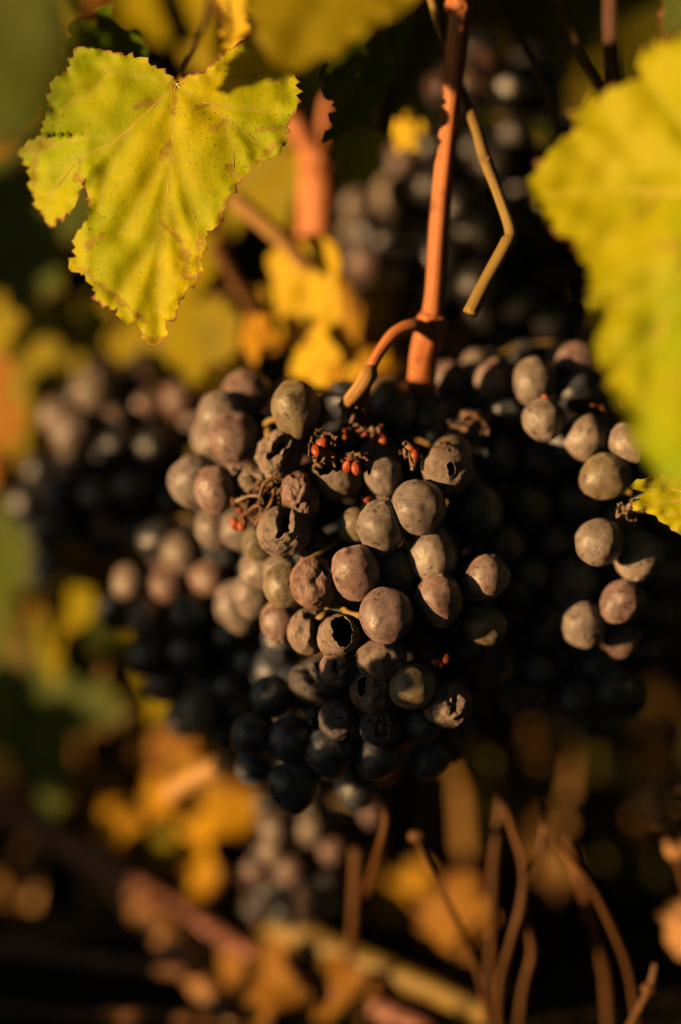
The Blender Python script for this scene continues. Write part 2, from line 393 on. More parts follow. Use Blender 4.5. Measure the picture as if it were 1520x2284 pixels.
def traced_leaf(label, mk, ctrl, junction, zfun, spacing, tooth, amp, veins, petiole=None, seed=1, quilt=1.0, greenf=None, vein_r=3.0, spots=()):
    """a leaf given by its outline in frame units laid on a curved, tilted sheet zfun(px,py) (mm)"""
    area = sum(ctrl[i][0]*ctrl[(i+1) % len(ctrl)][1] - ctrl[(i+1) % len(ctrl)][0]*ctrl[i][1] for i in range(len(ctrl)))
    if area < 0: ctrl = ctrl[::-1]
    o = toothed(ctrl, tooth, amp, seed)
    pts, fs, ed = sheet(o, spacing, seed)
    flat = [s for v in veins for s in zip(v[:-1], v[1:])]
    dv = seg_dist(pts, flat)
    jx, jy = junction
    def depth(x, y, d=None):
        return zfun(x, y)
    V = []
    for (x, y), e, d in zip(pts, ed, dv):
        z = zfun(x, y) - quilt*2.2*(1-math.exp(-(d/26.0)**2)) + quilt*1.6*noise.noise(Vector((x/55, y/55, seed))) + quilt*3.2*math.exp(-e/22)*noise.noise(Vector((x/26, y/26, seed+5)))
        V.append(P(x, y, z))
    fs = [f[::-1] for f in fs]
    root = empty('vine_leaf', P(jx, jy, zfun(jx, jy)), label, 'leaf')
    uvs = np.stack([(pts[:, 0]-jx)/450, (jy-pts[:, 1])/450], 1)
    me = mesh('blade', V, fs, LM[mk], True, uvs)
    gr = None if greenf is None else [greenf(x, y) for x, y in pts]
    sp = np.zeros(len(pts))
    for (ax, ay, bx, by, w) in spots: sp = np.maximum(sp, np.exp(-(seg_dist(pts, [((ax, ay), (bx, by))])/w)**2))
    finish_leaf(me, ed/450, dv/450, gr, sp)
    b = link('blade', me, root)
    for i, v in enumerate(veins):
        main = i < 5
        w = [vein_r*(1.0 if main else .55)*(1-.75*k/(len(v)-1)) for k in range(len(v))]
        pp = [P(x, y, zfun(x, y) + 0.12 + quilt*1.6*noise.noise(Vector((x/55, y/55, seed)))) for x, y in v]
        ob = tube('vein', pp, [M(q) for q in w], vein_mats.get(mk, green_stem), None, 6, 4)
        ob.location = Vector((0, 0, 0)); ob.parent = b
    if petiole:
        tube('petiole', [P(*p) for p in petiole[0]], [M(q) for q in petiole[1]], green_stem, root, 10, 6)
    return root
vein_mats = {'lime': simple('vein_tan', (0.60, 0.42, 0.04), (0.48, 0.30, 0.04), 300, .6), 'front': simple('vein_lime', (0.45, 0.36, 0.03), (0.4, 0.3, 0.03), 300, .6)}

# ------------------------------------------------------------------ grapes
def ico(sub):
    bm = bmesh.new(); bmesh.ops.create_icosphere(bm, subdivisions=sub, radius=1.0)
    V = [v.co.copy() for v in bm.verts]; F = [tuple(v.index for v in f.verts) for f in bm.faces]; bm.free()
    return V, F
ICO3, ICO4, ICO5 = ico(4), ico(5), ico(6)
def grape_meshes(n, data, mats, seed, tag):
    out = []
    for i in range(n):
        r = random.Random(seed*100+i); V = []
        sx, sy, sz = r.uniform(.94, 1.03), r.uniform(.94, 1.03), r.uniform(.98, 1.12); tp = r.uniform(0, .16)
        for d in data[0]:
            k = 1 + .07*noise.noise(d*1.3 + Vector((i*7.1+seed, 0, 0))) + .02*noise.noise(d*3.5 + Vector((0, i*3.3, seed)))
            a = math.acos(max(-1, min(1, -d.z)))           # blossom-end scar
            k -= .05*math.exp(-(a/.13)**2) - .02*math.exp(-((a-.2)/.08)**2)
            b = math.acos(max(-1, min(1, d.z)))            # hollow where the stalk sits
            k -= .07*math.exp(-(b/.22)**2)
            w = 1 + tp*d.z - tp*.3*d.z*d.z
            V.append((d.x*k*sx*w, d.y*k*sy*w, d.z*k*sz))
        out.append(mesh('grape', V, data[1], None))
    res = {}
    for mi, m in enumerate(mats):
        res[mi] = []
        for me in out:
            c = me.copy(); c.materials.append(m); res[mi].append(c)
    return res
FINE = grape_meshes(5, ICO4, grape_mats, 3, 'fine')
SOFT = grape_meshes(4, ICO3, soft_mats, 5, 'soft')

def dent_dist(d, a, b):
    ab = b-a; L = ab.length_squared
    t = 0 if L < 1e-9 else max(0, min(1, (d-a).dot(ab)/L))
    return (d - (a+ab*t)).length
def shrivelled(bunch, px, py, z, rx, ry, dents, wr=(.10, 2.6), mat=None, seed=0, lump=.08, label=None, rz=None, name='shrivelled_grape', data=None, pot=None):
    """dents: (ax,ay, bx,by, width, depth, rim): trough between two points on the face that looks at the viewer"""
    data = data or ICO5
    def dv(x, y):
        q = min(.98, x*x+y*y); return Vector((x, y, math.sqrt(1-q)))
    DD = [(dv(a, b), dv(c, d), w, dp, rm) for a, b, c, d, w, dp, rm in dents]
    s3 = Vector((seed*3.7, seed*1.3, seed*2.1)); V = []; hollow = []
    for d in data[0]:
        wob = Vector((noise.noise(d*2.5+s3), noise.noise(d*2.5-s3), 0))*.16
        k = 1 + lump*noise.noise(d*1.5+s3)
        n1 = abs(noise.noise(d*wr[1] + s3)); n2 = abs(noise.noise(d*wr[1]*2.3 - s3)); n3 = abs(noise.noise(d*wr[1]*5 + s3))
        k += wr[0]*(.5-n1*1.8) + wr[0]*.45*(.4-n2*1.4) + wr[0]*.2*(.4-n3)
        hol = False
        for a, b, w, dp, rm in DD:
            dist = dent_dist(d+wob, a, b)
            x = dist/w
            if rm < 0: k -= dp*math.exp(-x*x*1.1)
            else:
                k -= dp*(1/(1+math.exp((x-1)*7))); hol = hol or (x < .98 and dp > .3); k += rm*math.exp(-((x-1.25)/.30)**2)
        if pot:                          # skin torn open: the cap folds in to line the hollow berry
            o = Vector(pot[:3]).normalized(); th0 = pot[3]
            th = math.acos(max(-1, min(1, d.dot(o)))); side = (d - o*d.dot(o))
            side = side.normalized() if side.length > 1e-5 else o.orthogonal().normalized()
            th0 *= (1 + pot[5]*(side.y*side.y - .5) - .25*pot[5]*side.x*side.y)*(1 + pot[4]*noise.noise(side*1.3 + s3) + pot[4]*.5*noise.noise(side*4 + s3))
            if th < th0:
                u = 1 - th/th0; th = th0 + u*(2.9-th0); kk = k*(.99 - .13*min(1, u*6)); hol = u > .06
                d2 = o*math.cos(th) + side*math.sin(th); V.append(tuple(d2*kk)); hollow.append(hol); continue
            k *= 1 + .03*math.exp(-((th-th0)/.12)**2)
        k = max(.12, k); hollow.append(hol)
        V.append((d.x*k, d.y*k, d.z*k))
    me = mesh(name, V, data[1], mat or shrivel_mat)
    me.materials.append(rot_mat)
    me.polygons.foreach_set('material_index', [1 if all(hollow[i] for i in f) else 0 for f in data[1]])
    r1, r2 = M(rx, z), M(ry, z)
    o = link(name, me, bunch, P(px, py, z), CROT.to_euler(), (r1, r2, rz or (r1+r2)/2))
    if label: o['label'] = label
    return o
def grape(bunch, px, py, z, rx, ry=None, kind=0, pool=None, tilt=None, seed=None, roll=0):
    pool = pool or FINE; ry = ry or rx
    me = rnd.choice(pool[kind])
    o = link('grape', me, bunch, P(px, py, z))
    r = M((rx+ry)/2, z)
    if tilt is None:
        o.rotation_euler = (rnd.uniform(-1.1, 1.1) + R(20), rnd.uniform(-.9, .9), rnd.uniform(0, 6.28)); o.scale = (r, r, r)
    else:                                # long axis laid out in the picture plane
        rot = CROT @ Euler((0, 0, R(roll))).to_matrix() @ Euler((R(-90+tilt), 0, 0)).to_matrix()
        o.rotation_euler = rot.to_euler(); o.scale = (M(rx, z), M(rx, z), M(ry, z)/1.05)
    return o
def stalk_into(V, F, UV, pts, rad, sides=7, n=4):
    v, f, u = tube_data(pts, rad, sides, n); k = len(V)
    V += v; UV += u; F += [tuple(i+k for i in q) for q in f]
def pack(bunch, poly, zc, T, rr, kinds, keys=(), tries=2500, pool=None, avoid=(), stalk=True, own=False, seed=0, maxn=140, kindf=None, axis=None):
    """fill a bunch body (outline poly, half depth T mm) with grapes that do not overlap; keys = placed by eye"""
    r = random.Random(seed); pool = pool or SOFT
    placed = [(P(x, y, z), M(q, z), x, y, z, q) for x, y, z, q in avoid]
    for kx in keys:
        x, y, z, q, kd = kx[:5]
        if kd is not None: grape(bunch, x, y, z, q, kx[5] if len(kx) > 5 else None, kd, pool)
        placed.append((P(x, y, z), M(q, z), x, y, z, q))
    nk = len(placed)
    xs = [p[0] for p in poly]; ys = [p[1] for p in poly]
    segs = [(poly[i], poly[(i+1) % len(poly)]) for i in range(len(poly))]
    cand = np.array([(r.uniform(min(xs), max(xs)), r.uniform(min(ys), max(ys))) for _ in range(tries)])
    cand = cand[inside(cand, poly)]; ed = seg_dist(cand, segs); cnt = 0; mine = []
    for (x, y), e in zip(cand, ed):
        t = min(T, e*.119*1.1 + 1.0); z = zc + r.uniform(-1, 1)*t
        q = r.uniform(*rr); p = P(x, y, z); m = M(q, z); ok = True
        for (pp, mm, ax, ay, az, aq) in placed[:nk]:
            d2 = math.hypot(x-ax, y-ay)
            if d2 < aq + q*.35 and z < az + (aq+q)*.119*.55: ok = False; break
        if not ok: continue
        for (pp, mm, *_r) in placed:
            if (pp-p).length < .80*(mm+m): ok = False; break
        if not ok: continue
        kd = kindf(x, y, z, r) if kindf else r.choice(kinds)
        grape(bunch, x, y, z, q, None, kd, pool); placed.append((p, m, x, y, z, q)); mine.append((x, y, z, q)); cnt += 1
        if cnt >= maxn: break
    if stalk:
        ax = axis or [(sum(xs)/len(xs), min(ys)), (sum(xs)/len(xs), max(ys)*.85+min(ys)*.15)]
        V, F, UV = [], [], []
        stalk_into(V, F, UV, [P(a, b, zc) for a, b in ax], [M(13*(1-.7*i/(len(ax)-1))) for i in range(len(ax))], 8, 5)
        for (pp, mm, x, y, z, q) in (placed if own else placed[len(avoid):]):
            best = min(((a, b) for a, b in [(ax[i][0]+(ax[i+1][0]-ax[i][0])*k/6, ax[i][1]+(ax[i+1][1]-ax[i][1])*k/6) for i in range(len(ax)-1) for k in range(7)]), key=lambda c: math.hypot(c[0]-x, c[1]-y+40))
            a = P(best[0], best[1], zc); mid = a.lerp(pp, .55) + Vector((0, 0, .002))
            stalk_into(V, F, UV, [a, mid, pp.lerp(a, .1)], [M(6), M(5), M(5)], 5, 3)
        link('stalk', mesh('stalk', V, F, green_stem, True, UV), bunch)
    return placed

# ------------------------------------------------------------------ the ground and the added vine row that shades it
GZ = -0.155
gv, gf, N = [], [], 60
xs = [math.copysign(abs(t)**3, t)*150 for t in np.linspace(-1, 1, N+1)]
for j in range(N+1):
    for i in range(N+1):
        x, y = xs[i], xs[j]
        h = .012*noise.noise(Vector((x*6, y*6, 0))) + .004*noise.noise(Vector((x*25, y*25, 3))) if abs(x) < 3 and abs(y) < 3 else 0
        gv.append((x, y, GZ + h - .012))
for j in range(N):
    for i in range(N):
        a = j*(N+1)+i; gf.append((a, a+1, a+N+2, a+N+1))
setp(link('ground', mesh('ground', gv, gf, soil_mat)), kind='structure')

def blades(name, mats, count, area, hgt, seed, label, lean=.6, wid=(.0012, .003)):
    r = random.Random(seed); V, F, MI = [], [], []
    for _ in range(count):
        x, y = area(r); h = r.uniform(*hgt); a = r.uniform(0, 6.28); l = r.uniform(.1, lean)*h; w = r.uniform(*wid)
        dx, dy = math.cos(a), math.sin(a); b = Vector((x, y, GZ-.01)); sd = Vector((-dy, dx, 0))*w; k = len(V)
        m1 = b + Vector((dx*l*.3, dy*l*.3, h*.6)); tp = b + Vector((dx*l, dy*l, h))
        V += [b-sd, b+sd, m1+sd*.8, m1-sd*.8, tp]; F += [(k, k+1, k+2, k+3), (k+3, k+2, k+4)]; q = r.randrange(len(mats)); MI += [q, q]
    me = mesh(name, V, F, None, False)
    for m in mats: me.materials.append(m)
    me.polygons.foreach_set('material_index', MI)
    return setp(link(name, me), label, 'grass', kind='stuff')
g_straw = simple('grass_straw', (0.30, 0.16, 0.04), (0.20, 0.10, 0.025), 60, .7, 0)
g_olive = simple('grass_olive', (0.10, 0.09, 0.015), (0.06, 0.065, 0.012), 60, .7, 0)
g_green = simple('grass_green', (0.035, 0.055, 0.012), (0.02, 0.035, 0.01), 60, .7, 0)
blades('grass', [g_straw, g_olive, g_green, g_green], 9000, lambda r: (r.uniform(-.9, .8), .16 + abs(r.gauss(0, .9))), (.03, .09), 3, 'dry and green grass covering the dim ground behind')
blades('grass', [g_green, g_olive, g_green], 5000, lambda r: (r.uniform(-1.2, -.16), r.uniform(-.5, 1.6)), (.02, .045), 4, 'dim green grass on the ground at the left')

def leaf_mass(name, spots, mats, seed, label, jit=.35):       # many leaves in one mesh: (position, size)
    r = random.Random(seed); V, F, MI, UV = [], [], [], []
    outs = []
    for s in range(4):
        o = leaf_outline(50+s, .05)
        outs.append(o[::2])
    for (p, size, nrm) in spots:
        o = r.choice(outs); q = r.randrange(len(mats)); k = len(V)
        n = Vector(nrm) + Vector((r.gauss(0, jit), r.gauss(0, jit), r.gauss(0, jit))); rot = n.to_track_quat('Z', 'Y').to_matrix() @ Euler((0, 0, r.uniform(-1.2, 1.2))).to_matrix()
        cu = r.uniform(-.3, .3)
        V.append(Vector(p)); UV.append((0, 0))
        for (x, y) in o:
            V.append(Vector(p) + rot @ Vector((x, y, -cu*(x*x+y*y)))*size); UV.append((x, y))
        m = len(o)
        for i in range(m):
            F.append((k, k+1+i, k+1+(i+1) % m)); MI.append(q)
    me = mesh(name, V, F, None, True, UV)
    for m in mats: me.materials.append(m)
    me.polygons.foreach_set('material_index', MI)
    finish_leaf(me, np.full(len(V), .2), np.full(len(V), .2))
    return setp(link(name, me), label, 'foliage', kind='stuff')
r = random.Random(21); spots = []
for _ in range(1300):                                # unseen vine row added on the left to shade the background
    y = r.uniform(.30, 4.4); spots.append(((-.62 + r.gauss(0, .07) - .05*y, y, r.uniform(GZ, .95)), r.uniform(.05, .08), (-.8, -.4, .2)))
leaf_mass('vine_row_foliage', spots, [LM['green'], LM['green'], LM['olive']], 5, 'dense vine foliage added out of view on the left to shade the background')
spots = []
for _ in range(900):                                 # low foliage far behind
    y = r.uniform(1.0, 3.2); spots.append(((r.uniform(-.9, .9), y, r.uniform(GZ, GZ + .42)), r.uniform(.05, .08), (-.3, -.9, .2)))
leaf_mass('vine_row_foliage', spots, [LM['green'], LM['green'], LM['olive'], LM['green']], 6, 'dark vine foliage far behind the bunches')
spots = []
for _ in range(1300):                                # unseen vine canopy added over the bunches to block sky light
    x, y = r.uniform(-.55, .9), r.uniform(-.75, 1.3)
    z = r.uniform(.24, .5) if y > -.15 else r.uniform(.34, .6)
    spots.append(((x, y, z), r.uniform(.055, .085), (r.gauss(0, .5), r.gauss(0, .5), 1)))
for _ in range(1300):                                # more foliage added out of view on the right against fill light
    spots.append(((.55 + abs(r.gauss(0, .12)) + .10*max(0, r.random()), r.uniform(-1.2, 2.4), r.uniform(GZ, .6)), r.uniform(.055, .085), (-.9, -.2, .2)))
for _ in range(1500):                                # unseen row added behind the camera to block the sky in front
    spots.append(((r.uniform(-1.5, 2.6), -1.75 + r.gauss(0, .12), r.uniform(GZ, 1.35)), r.uniform(.06, .09), (.2, .9, .2)))
def sunlit_gap(c, size):
    c = Vector(c)
    for k in range(150):
        q = c - SUN*(k*.012)
        if -.13-size < q.x < .14+size and -.16-size < q.y < .14+size and -.16-size < q.z < .15+size: return False
    return True
spots = [q for q in spots if sunlit_gap(q[0], q[1]*.8)]
leaf_mass('shade_foliage', spots, [LM['green'], LM['green'], LM['green'], LM['olive']], 7, 'vine foliage added out of view above and around the bunches to block sky light')

spots = []
for _ in range(420):                                 # dim leaves and shoots in the left middle distance
    spots.append(((r.uniform(-.42, -.03), r.uniform(.17, .55), r.uniform(GZ, .16)), r.uniform(.02, .05), (-.6, -.7, .2)))
leaf_mass('vine_row_foliage', spots, [LM['green'], LM['green'], LM['olive'], LM['olive'], LM['brown']], 9, 'olive and green vine foliage blurred in the left background')
blades('grass', [g_straw, g_straw, g_olive], 1500, lambda r: (r.uniform(-.30, .16), r.uniform(.12, .42)), (.03, .075), 8, 'golden dry grass blurred at the bottom', 1.2)
# unseen leaves added left of the picture, aimed to shade chosen spots
def toward_sun(px, py, z, t):
    return P(px, py, z) + SUN*t
SHADE = []
def shade(px, py, z, size, t=.26):
    SHADE.append((toward_sun(px, py, z, t), size, SUN))

# ------------------------------------------------------------------ canes and stems
def cane(name, label, pts, rad, mat, cat='cane', sides=20, rough=.05, n=10, seed=0, nodes=(), group=None):
    root = empty(name, P(*pts[0]), label, cat, group)
    PP = [P(*p) for p in pts]; RR = [M(q, p[2]) for q, p in zip(rad, pts)]
    tube('shaft', PP, RR, mat, root, sides, n, rough, seed)
    for (x, y, z, q) in nodes:           # swollen joints
        V = []; s = M(q, z); c = P(x, y, z)
        for d in ICO3[0]:
            k = 1 + .18*noise.noise(d*2.1 + Vector((x, y, 0)))
            V.append(c + (CR*d.x + CU*d.y*.8 - CF*d.z)*s*k)
        link('node', mesh('node', V, ICO3[1], mat, True, [(d.x, d.y) for d in ICO3[0]]), root)
    return root
cane('vine_cane', 'straight orange brown cane rising behind the middle bunch', [(1040, -60, 12), (1027, 40, 12), (1003, 260, 13), (983, 460, 14), (972, 640, 15), (965, 720, 16), (955, 760, 19), (946, 800, 22), (938, 890, 27), (930, 1000, 40)],
     [27, 25, 23, 22, 22, 27, 34, 32, 31, 30], cane_mat, nodes=((1024, 14, 12, 31), (962, 722, 16, 37)))
cane('vine_cane', 'blurred orange cane with a forked joint right of the lime leaf', [(738, 190, 80), (722, 300, 82), (714, 360, 84), (712, 420, 84), (708, 560, 84)], [15, 15, 38, 46, 44], cane_mat, nodes=((708, 362, 82, 44),))
cane('side_shoot', 'short blurred orange shoot running up left from the forked joint', [(712, 365, 83), (676, 300, 82), (640, 235, 80), (600, 150, 66)], [30, 26, 22, 18], cane_mat, 'shoot')
cane('vine_cane', 'dark brown upright cane at the upper right edge', [(1364, -60, 30), (1364, 80, 30), (1366, 220, 31), (1372, 420, 33)], [20, 20, 23, 25], cane_dark)
cane('tendril', 'pale jointed tendril bending between the cane and the right leaf', [(950, -50, 14), (975, 40, 14), (1003, 130, 20), (1036, 215, 18), (1064, 290, 9), (1082, 352, 6), (1112, 430, 5), (1140, 515, 4), (1128, 548, 3), (1086, 625, 2), (1048, 700, 1)],
     [9, 9, 9, 9, 12, 14, 13, 14, 16, 16, 17], green_stem, 'tendril', 10, .03, 6, nodes=((1084, 358, 6, 16), (1134, 538, 3.5, 17)))
cane('tendril', 'thin dark tendril crossing the upper right behind the cane', [(1090, -40, 20), (1120, 20, 20), (1170, 105, 22), (1225, 215, 26), (1240, 300, 30), (1190, 370, 40)], [9, 9, 9, 9, 7, 5], cane_dark, 'tendril', 8, .03, 6)
cane('tendril', 'thin brown stem slanting toward the upper right leaf', [(1225, -40, 26), (1262, 40, 26), (1300, 130, 27), (1338, 205, 28), (1345, 300, 30)], [9, 10, 11, 12, 12], bark('stem_olive_brown', (.16, .09, .03), (.09, .05, .02)), 'tendril', 10, .03, 6)
cane('side_shoot', 'thin blurred brown twig below the lime leaf', [(480, 545, 70), (520, 620, 70), (565, 690, 72), (590, 760, 75)], [20, 13, 14, 12], dry_stem_mat, 'twig', 10)
cane('side_shoot', 'blurred amber stalk leading to the yellow leaf', [(520, 440, 60), (580, 490, 60), (640, 545, 60), (690, 600, 62)], [18, 19, 20, 18], straw_mat, 'stalk', 10)
cane('side_shoot', 'blurred amber petiole hanging beside the dark green leaf', [(865, 190, 32), (858, 240, 32), (850, 300, 32)], [20, 22, 20], dry_stem_mat, 'stalk', 12)
# low dry stems and canes
cane('fallen_cane', 'thick pinkish cane lying diagonally at the bottom', [(-150, 1760, 150), (60, 1830, 145), (240, 1935, 135), (430, 2060, 118), (600, 2160, 100), (760, 2210, 88), (960, 2310, 72), (1100, 2400, 65)], [34, 32, 33, 34, 36, 33, 34, 34], cane_pink, rough=.08, nodes=((640, 2175, 97, 46), (770, 2216, 87, 45)))
cane('fallen_cane', 'olive amber cane lying beside the pinkish one', [(600, 2050, 110), (680, 2090, 100), (820, 2150, 88), (960, 2205, 78), (1100, 2265, 70)], [36, 38, 34, 30, 28], bark('cane_olive', (.26, .17, .03), (.15, .09, .02), (24, .3)), rough=.10)
cane('fallen_cane', 'dim amber cane in the lower left corner', [(300, 2000, 130), (400, 2120, 110), (480, 2220, 95), (560, 2330, 85)], [40, 44, 44, 40], bark('cane_amber', (.26, .12, .03), (.16, .07, .02), (24, .3)), rough=.12)
cane('dry_stem', 'bright orange cut stem end left of the dark grapes', [(380, 1770, 80), (440, 1735, 72), (522, 1696, 62)], [26, 26, 25], straw_mat, 'stem', 14)
cane('dry_stem', 'amber stem with a knobbed top rising below the bunch', [(928, 1862, 30), (950, 1915, 32), (985, 1985, 36), (1035, 2090, 42), (1078, 2200, 50), (1090, 2320, 60)], [7.5, 7.0, 6.9, 8.3, 8.0, 9.0], dry_stem_mat, 'stem', 12, .16, nodes=((930, 1866, 30, 19),))
cane('dry_stem', 'slim dark amber stem with small knob directly under the bunch', [(850, 1770, 26), (862, 1820, 30), (850, 1880, 36), (820, 1990, 60)], [7.0, 8.6, 7.7, 9.4], dry_stem_mat, 'stem', 10, nodes=((853, 1776, 26, 20),))
cane('dry_stem', 'blurred upright stem right of the small low bunch', [(796, 1895, 58), (794, 1960, 60), (788, 2060, 66), (780, 2140, 75)], [14.0, 11.7, 9.8, 10.9], dry_stem_mat, 'stem', 10)
cane('dry_stem', 'tall upright brown stem in the lower right', [(1145, 1590, 52), (1132, 1700, 52), (1112, 1830, 53), (1100, 1960, 56), (1095, 2120, 62), (1092, 2300, 70)], [11.5, 11.5, 8.6, 9.6, 8.6, 9.6], dry_stem_mat, 'stem', 12, .16)
cane('dry_stem', 'forked brown stem in the lower right', [(1118, 1775, 38), (1140, 1840, 38), (1168, 1940, 39), (1162, 2020, 41), (1140, 2100, 44), (1115, 2200, 50), (1110, 2330, 58)], [7.5, 7.6, 7.5, 8.3, 6.9, 7.6, 6.9], dry_stem_mat, 'stem', 12, .16)
cane('dry_stem', 'bent brown stem joining the forked stem from above', [(1206, 1780, 40), (1215, 1835, 40), (1202, 1900, 40), (1170, 1965, 40)], [6.3, 7.0, 6.3, 6.4], dry_stem_mat, 'stem', 12, .16)
cane('dry_stem', 'thin amber stem arching to the lower right corner', [(1212, 1830, 36), (1250, 1890, 36), (1310, 1965, 37), (1370, 2080, 40), (1405, 2180, 44), (1425, 2320, 50)], [5.7, 6.4, 5.7, 7.0, 6.3, 7.0], dry_stem_mat, 'stem', 12, .16)
cane('dry_stem', 'dim thin stem inside the arching stem', [(1262, 1870, 52), (1290, 1950, 53), (1325, 2080, 56), (1350, 2180, 60), (1360, 2320, 66)], [9.2, 9.6, 8.6, 9.6, 8.6], dry_stem_mat, 'stem', 10, .16)
cane('dry_stem', 'short knobbed stem between the two forked stems', [(1168, 2030, 44), (1180, 2080, 45), (1186, 2130, 47), (1165, 2220, 52), (1155, 2320, 58)], [6.3, 7.0, 8.0, 7.6, 6.9], dry_stem_mat, 'stem', 10, .16, nodes=((1169, 2038, 44, 16),))
cane('dry_stem', 'broken stem with a knobbed joint in the bottom right corner', [(1462, 2150, 26), (1452, 2200, 26), (1430, 2240, 28), (1395, 2310, 32)], [6.3, 9.4, 7.0, 8.6], dry_stem_mat, 'stem', 12, .16, nodes=((1448, 2205, 26, 17),))
cane('dry_stem', 'dim brown cane low in the lower left', [(-60, 2120, 120), (60, 2125, 112), (260, 2150, 100), (420, 2170, 92)], [22, 20, 18, 16], dry_stem_mat, 'stem', 10)
cane('dry_stem', 'dim brown cane along the bottom left edge', [(-60, 2250, 90), (120, 2262, 86), (330, 2268, 80), (480, 2275, 76)], [18, 16, 16, 16], dry_stem_mat, 'stem', 10)

# ------------------------------------------------------------------ leaves
lime_ctrl = [(392, 176), (352, 152), (300, 128), (232, 112), (172, 104), (150, 160), (118, 178), (106, 240), (92, 300), (40, 335), (66, 372), (72, 430), (90, 470), (112, 508), (128, 488), (160, 470), (176, 440), (176, 398), (192, 398), (198, 450), (196, 490), (166, 530), (170, 572), (152, 598), (188, 612), (208, 640), (222, 676), (262, 690), (272, 716), (304, 716), (318, 742), (326, 768), (352, 772), (372, 752), (368, 712), (388, 718), (402, 672), (420, 640), (440, 628), (448, 580), (462, 516), (490, 502), (504, 452), (530, 410), (562, 374), (612, 348), (640, 318), (642, 282), (664, 236), (660, 172), (640, 140), (600, 122), (590, 78), (548, 86), (500, 120), (452, 160), (410, 172)]
def z_lime(x, y):
    u = x-390; v = y-185
    z = -4 - .022*u - .004*v + .00002*(u*u) + .000012*v*v
    if x < 195 and y > 300: z += .05*(195-x)
    return z
lv = [[(392, 188), (386, 300), (374, 430), (356, 560), (350, 700)], [(392, 188), (330, 250), (250, 320), (180, 352), (110, 440)], [(392, 188), (470, 240), (540, 290), (590, 330)],
      [(392, 188), (300, 170), (210, 150)], [(392, 188), (470, 174), (560, 172), (640, 186)],
      [(384, 330), (410, 400), (440, 500)], [(382, 330), (330, 420), (270, 520)], [(372, 440), (400, 520), (415, 590)], [(366, 500), (320, 580), (260, 660)], [(450, 228), (520, 240), (600, 250)], [(500, 262), (520, 330), (520, 390)],
      [(300, 275), (240, 380), (220, 470)], [(260, 312), (180, 310), (110, 330)], [(250, 160), (200, 210), (130, 250)], [(560, 172), (600, 150), (610, 130)]]
traced_leaf('large lime yellow vine leaf with browned edges at upper left', 'lime', lime_ctrl, (392, 188), z_lime, 8, 24, 7, lv,
            ([(392, 188, -3.7), (410, 150, 6), (452, 60, 40), (470, -60, 70)], [7, 7, 8, 9]), seed=4, quilt=.5, spots=[(378, 320, 358, 352, 12), (392, 190, 388, 250, 7), (480, 285, 500, 275, 14), (195, 548, 222, 530, 16), (310, 238, 345, 226, 14), (440, 240, 462, 232, 9), (410, 560, 420, 620, 14), (352, 490, 410, 540, 9), (330, 758, 362, 762, 22), (575, 290, 640, 284, 9), (510, 372, 530, 395, 12), (524, 400, 488, 500, 10), (640, 300, 560, 375, 10), (448, 520, 440, 630, 9), (180, 600, 330, 720, 9), (90, 300, 70, 440, 9), (60, 330, 110, 320, 14), (180, 360, 170, 400, 10)],
            greenf=lambda x, y: max(-.5, min(1, .40 + .40*(400-x)/300*(1 if y < 420 else .5) + .55*max(0, x-480)/150 - .15 - .25*max(0, y-500)/250 + .35*max(0, 330-y)/330*(1 if x < 300 else .3))), vein_r=1.8)
right_ctrl = [(1600, 60), (1480, 95), (1425, 130), (1432, 175), (1345, 205), (1302, 235), (1296, 285), (1240, 325), (1196, 380), (1184, 436), (1212, 475), (1228, 512), (1280, 535), (1286, 562), (1318, 600), (1316, 628), (1334, 662), (1316, 700), (1332, 742), (1330, 792), (1360, 838), (1366, 880), (1398, 930), (1410, 985), (1440, 1020), (1490, 1075), (1560, 1075), (1640, 1010), (1760, 900), (1850, 740), (1830, 600), (1900, 480), (1880, 330), (1780, 220), (1740, 90)]
def z_right(x, y):
    u = x-1184; v = y-440
    return -44 - .055*u - .030*max(0, v) - .00001*v*v + 8*math.sin(u/130.0)*.5
traced_leaf('large out of focus lime leaf in front at the right edge', 'front', right_ctrl, (1660, 420), z_right, 22, 42, 16,
            [[(1660, 420), (1500, 430), (1350, 420), (1210, 440)], [(1660, 420), (1540, 600), (1460, 800), (1440, 1000)], [(1660, 420), (1540, 300), (1440, 160)], [(1660, 420), (1760, 300), (1800, 240)], [(1660, 420), (1760, 560), (1800, 680)], [(1480, 430), (1400, 500), (1330, 560)], [(1530, 620), (1430, 660), (1340, 700)], [(1500, 700), (1420, 780), (1370, 850)]],
            ([(1660, 420, -55), (1700, 300, -40), (1740, 60, -10)], [8, 8, 9]), seed=9, quilt=1.2, vein_r=6, spots=[(1485, 545, 1502, 550, 24), (1320, 380, 1325, 385, 9)], greenf=lambda x, y: max(-.3, min(1, .5*(x-1300)/220 + .3*(y-700)/300)))  # greener to the lower right, standing in for shade there
low_ctrl = [(1400, 1086), (1440, 1066), (1490, 1052), (1560, 1040), (1680, 1030), (1760, 1080), (1740, 1180), (1640, 1230), (1560, 1220), (1512, 1190), (1490, 1172), (1462, 1150), (1432, 1138), (1408, 1128), (1422, 1112), (1440, 1098)]
traced_leaf('small sharp green leaf tip with raised veins at the right edge', 'front', low_ctrl, (1700, 1110), lambda x, y: 0 - .02*(x-1400) + 3*math.sin((x+y)/40.0)*.4, 9, 60, 6,
            [[(1700, 1110), (1600, 1105), (1500, 1118), (1412, 1130)], [(1700, 1110), (1580, 1070), (1480, 1070), (1404, 1086)], [(1700, 1110), (1620, 1160), (1540, 1185), (1500, 1180)], [(1560, 1108), (1500, 1090), (1450, 1092)], [(1580, 1106), (1540, 1140), (1480, 1150)]], None, seed=12, quilt=1.0, vein_r=3)
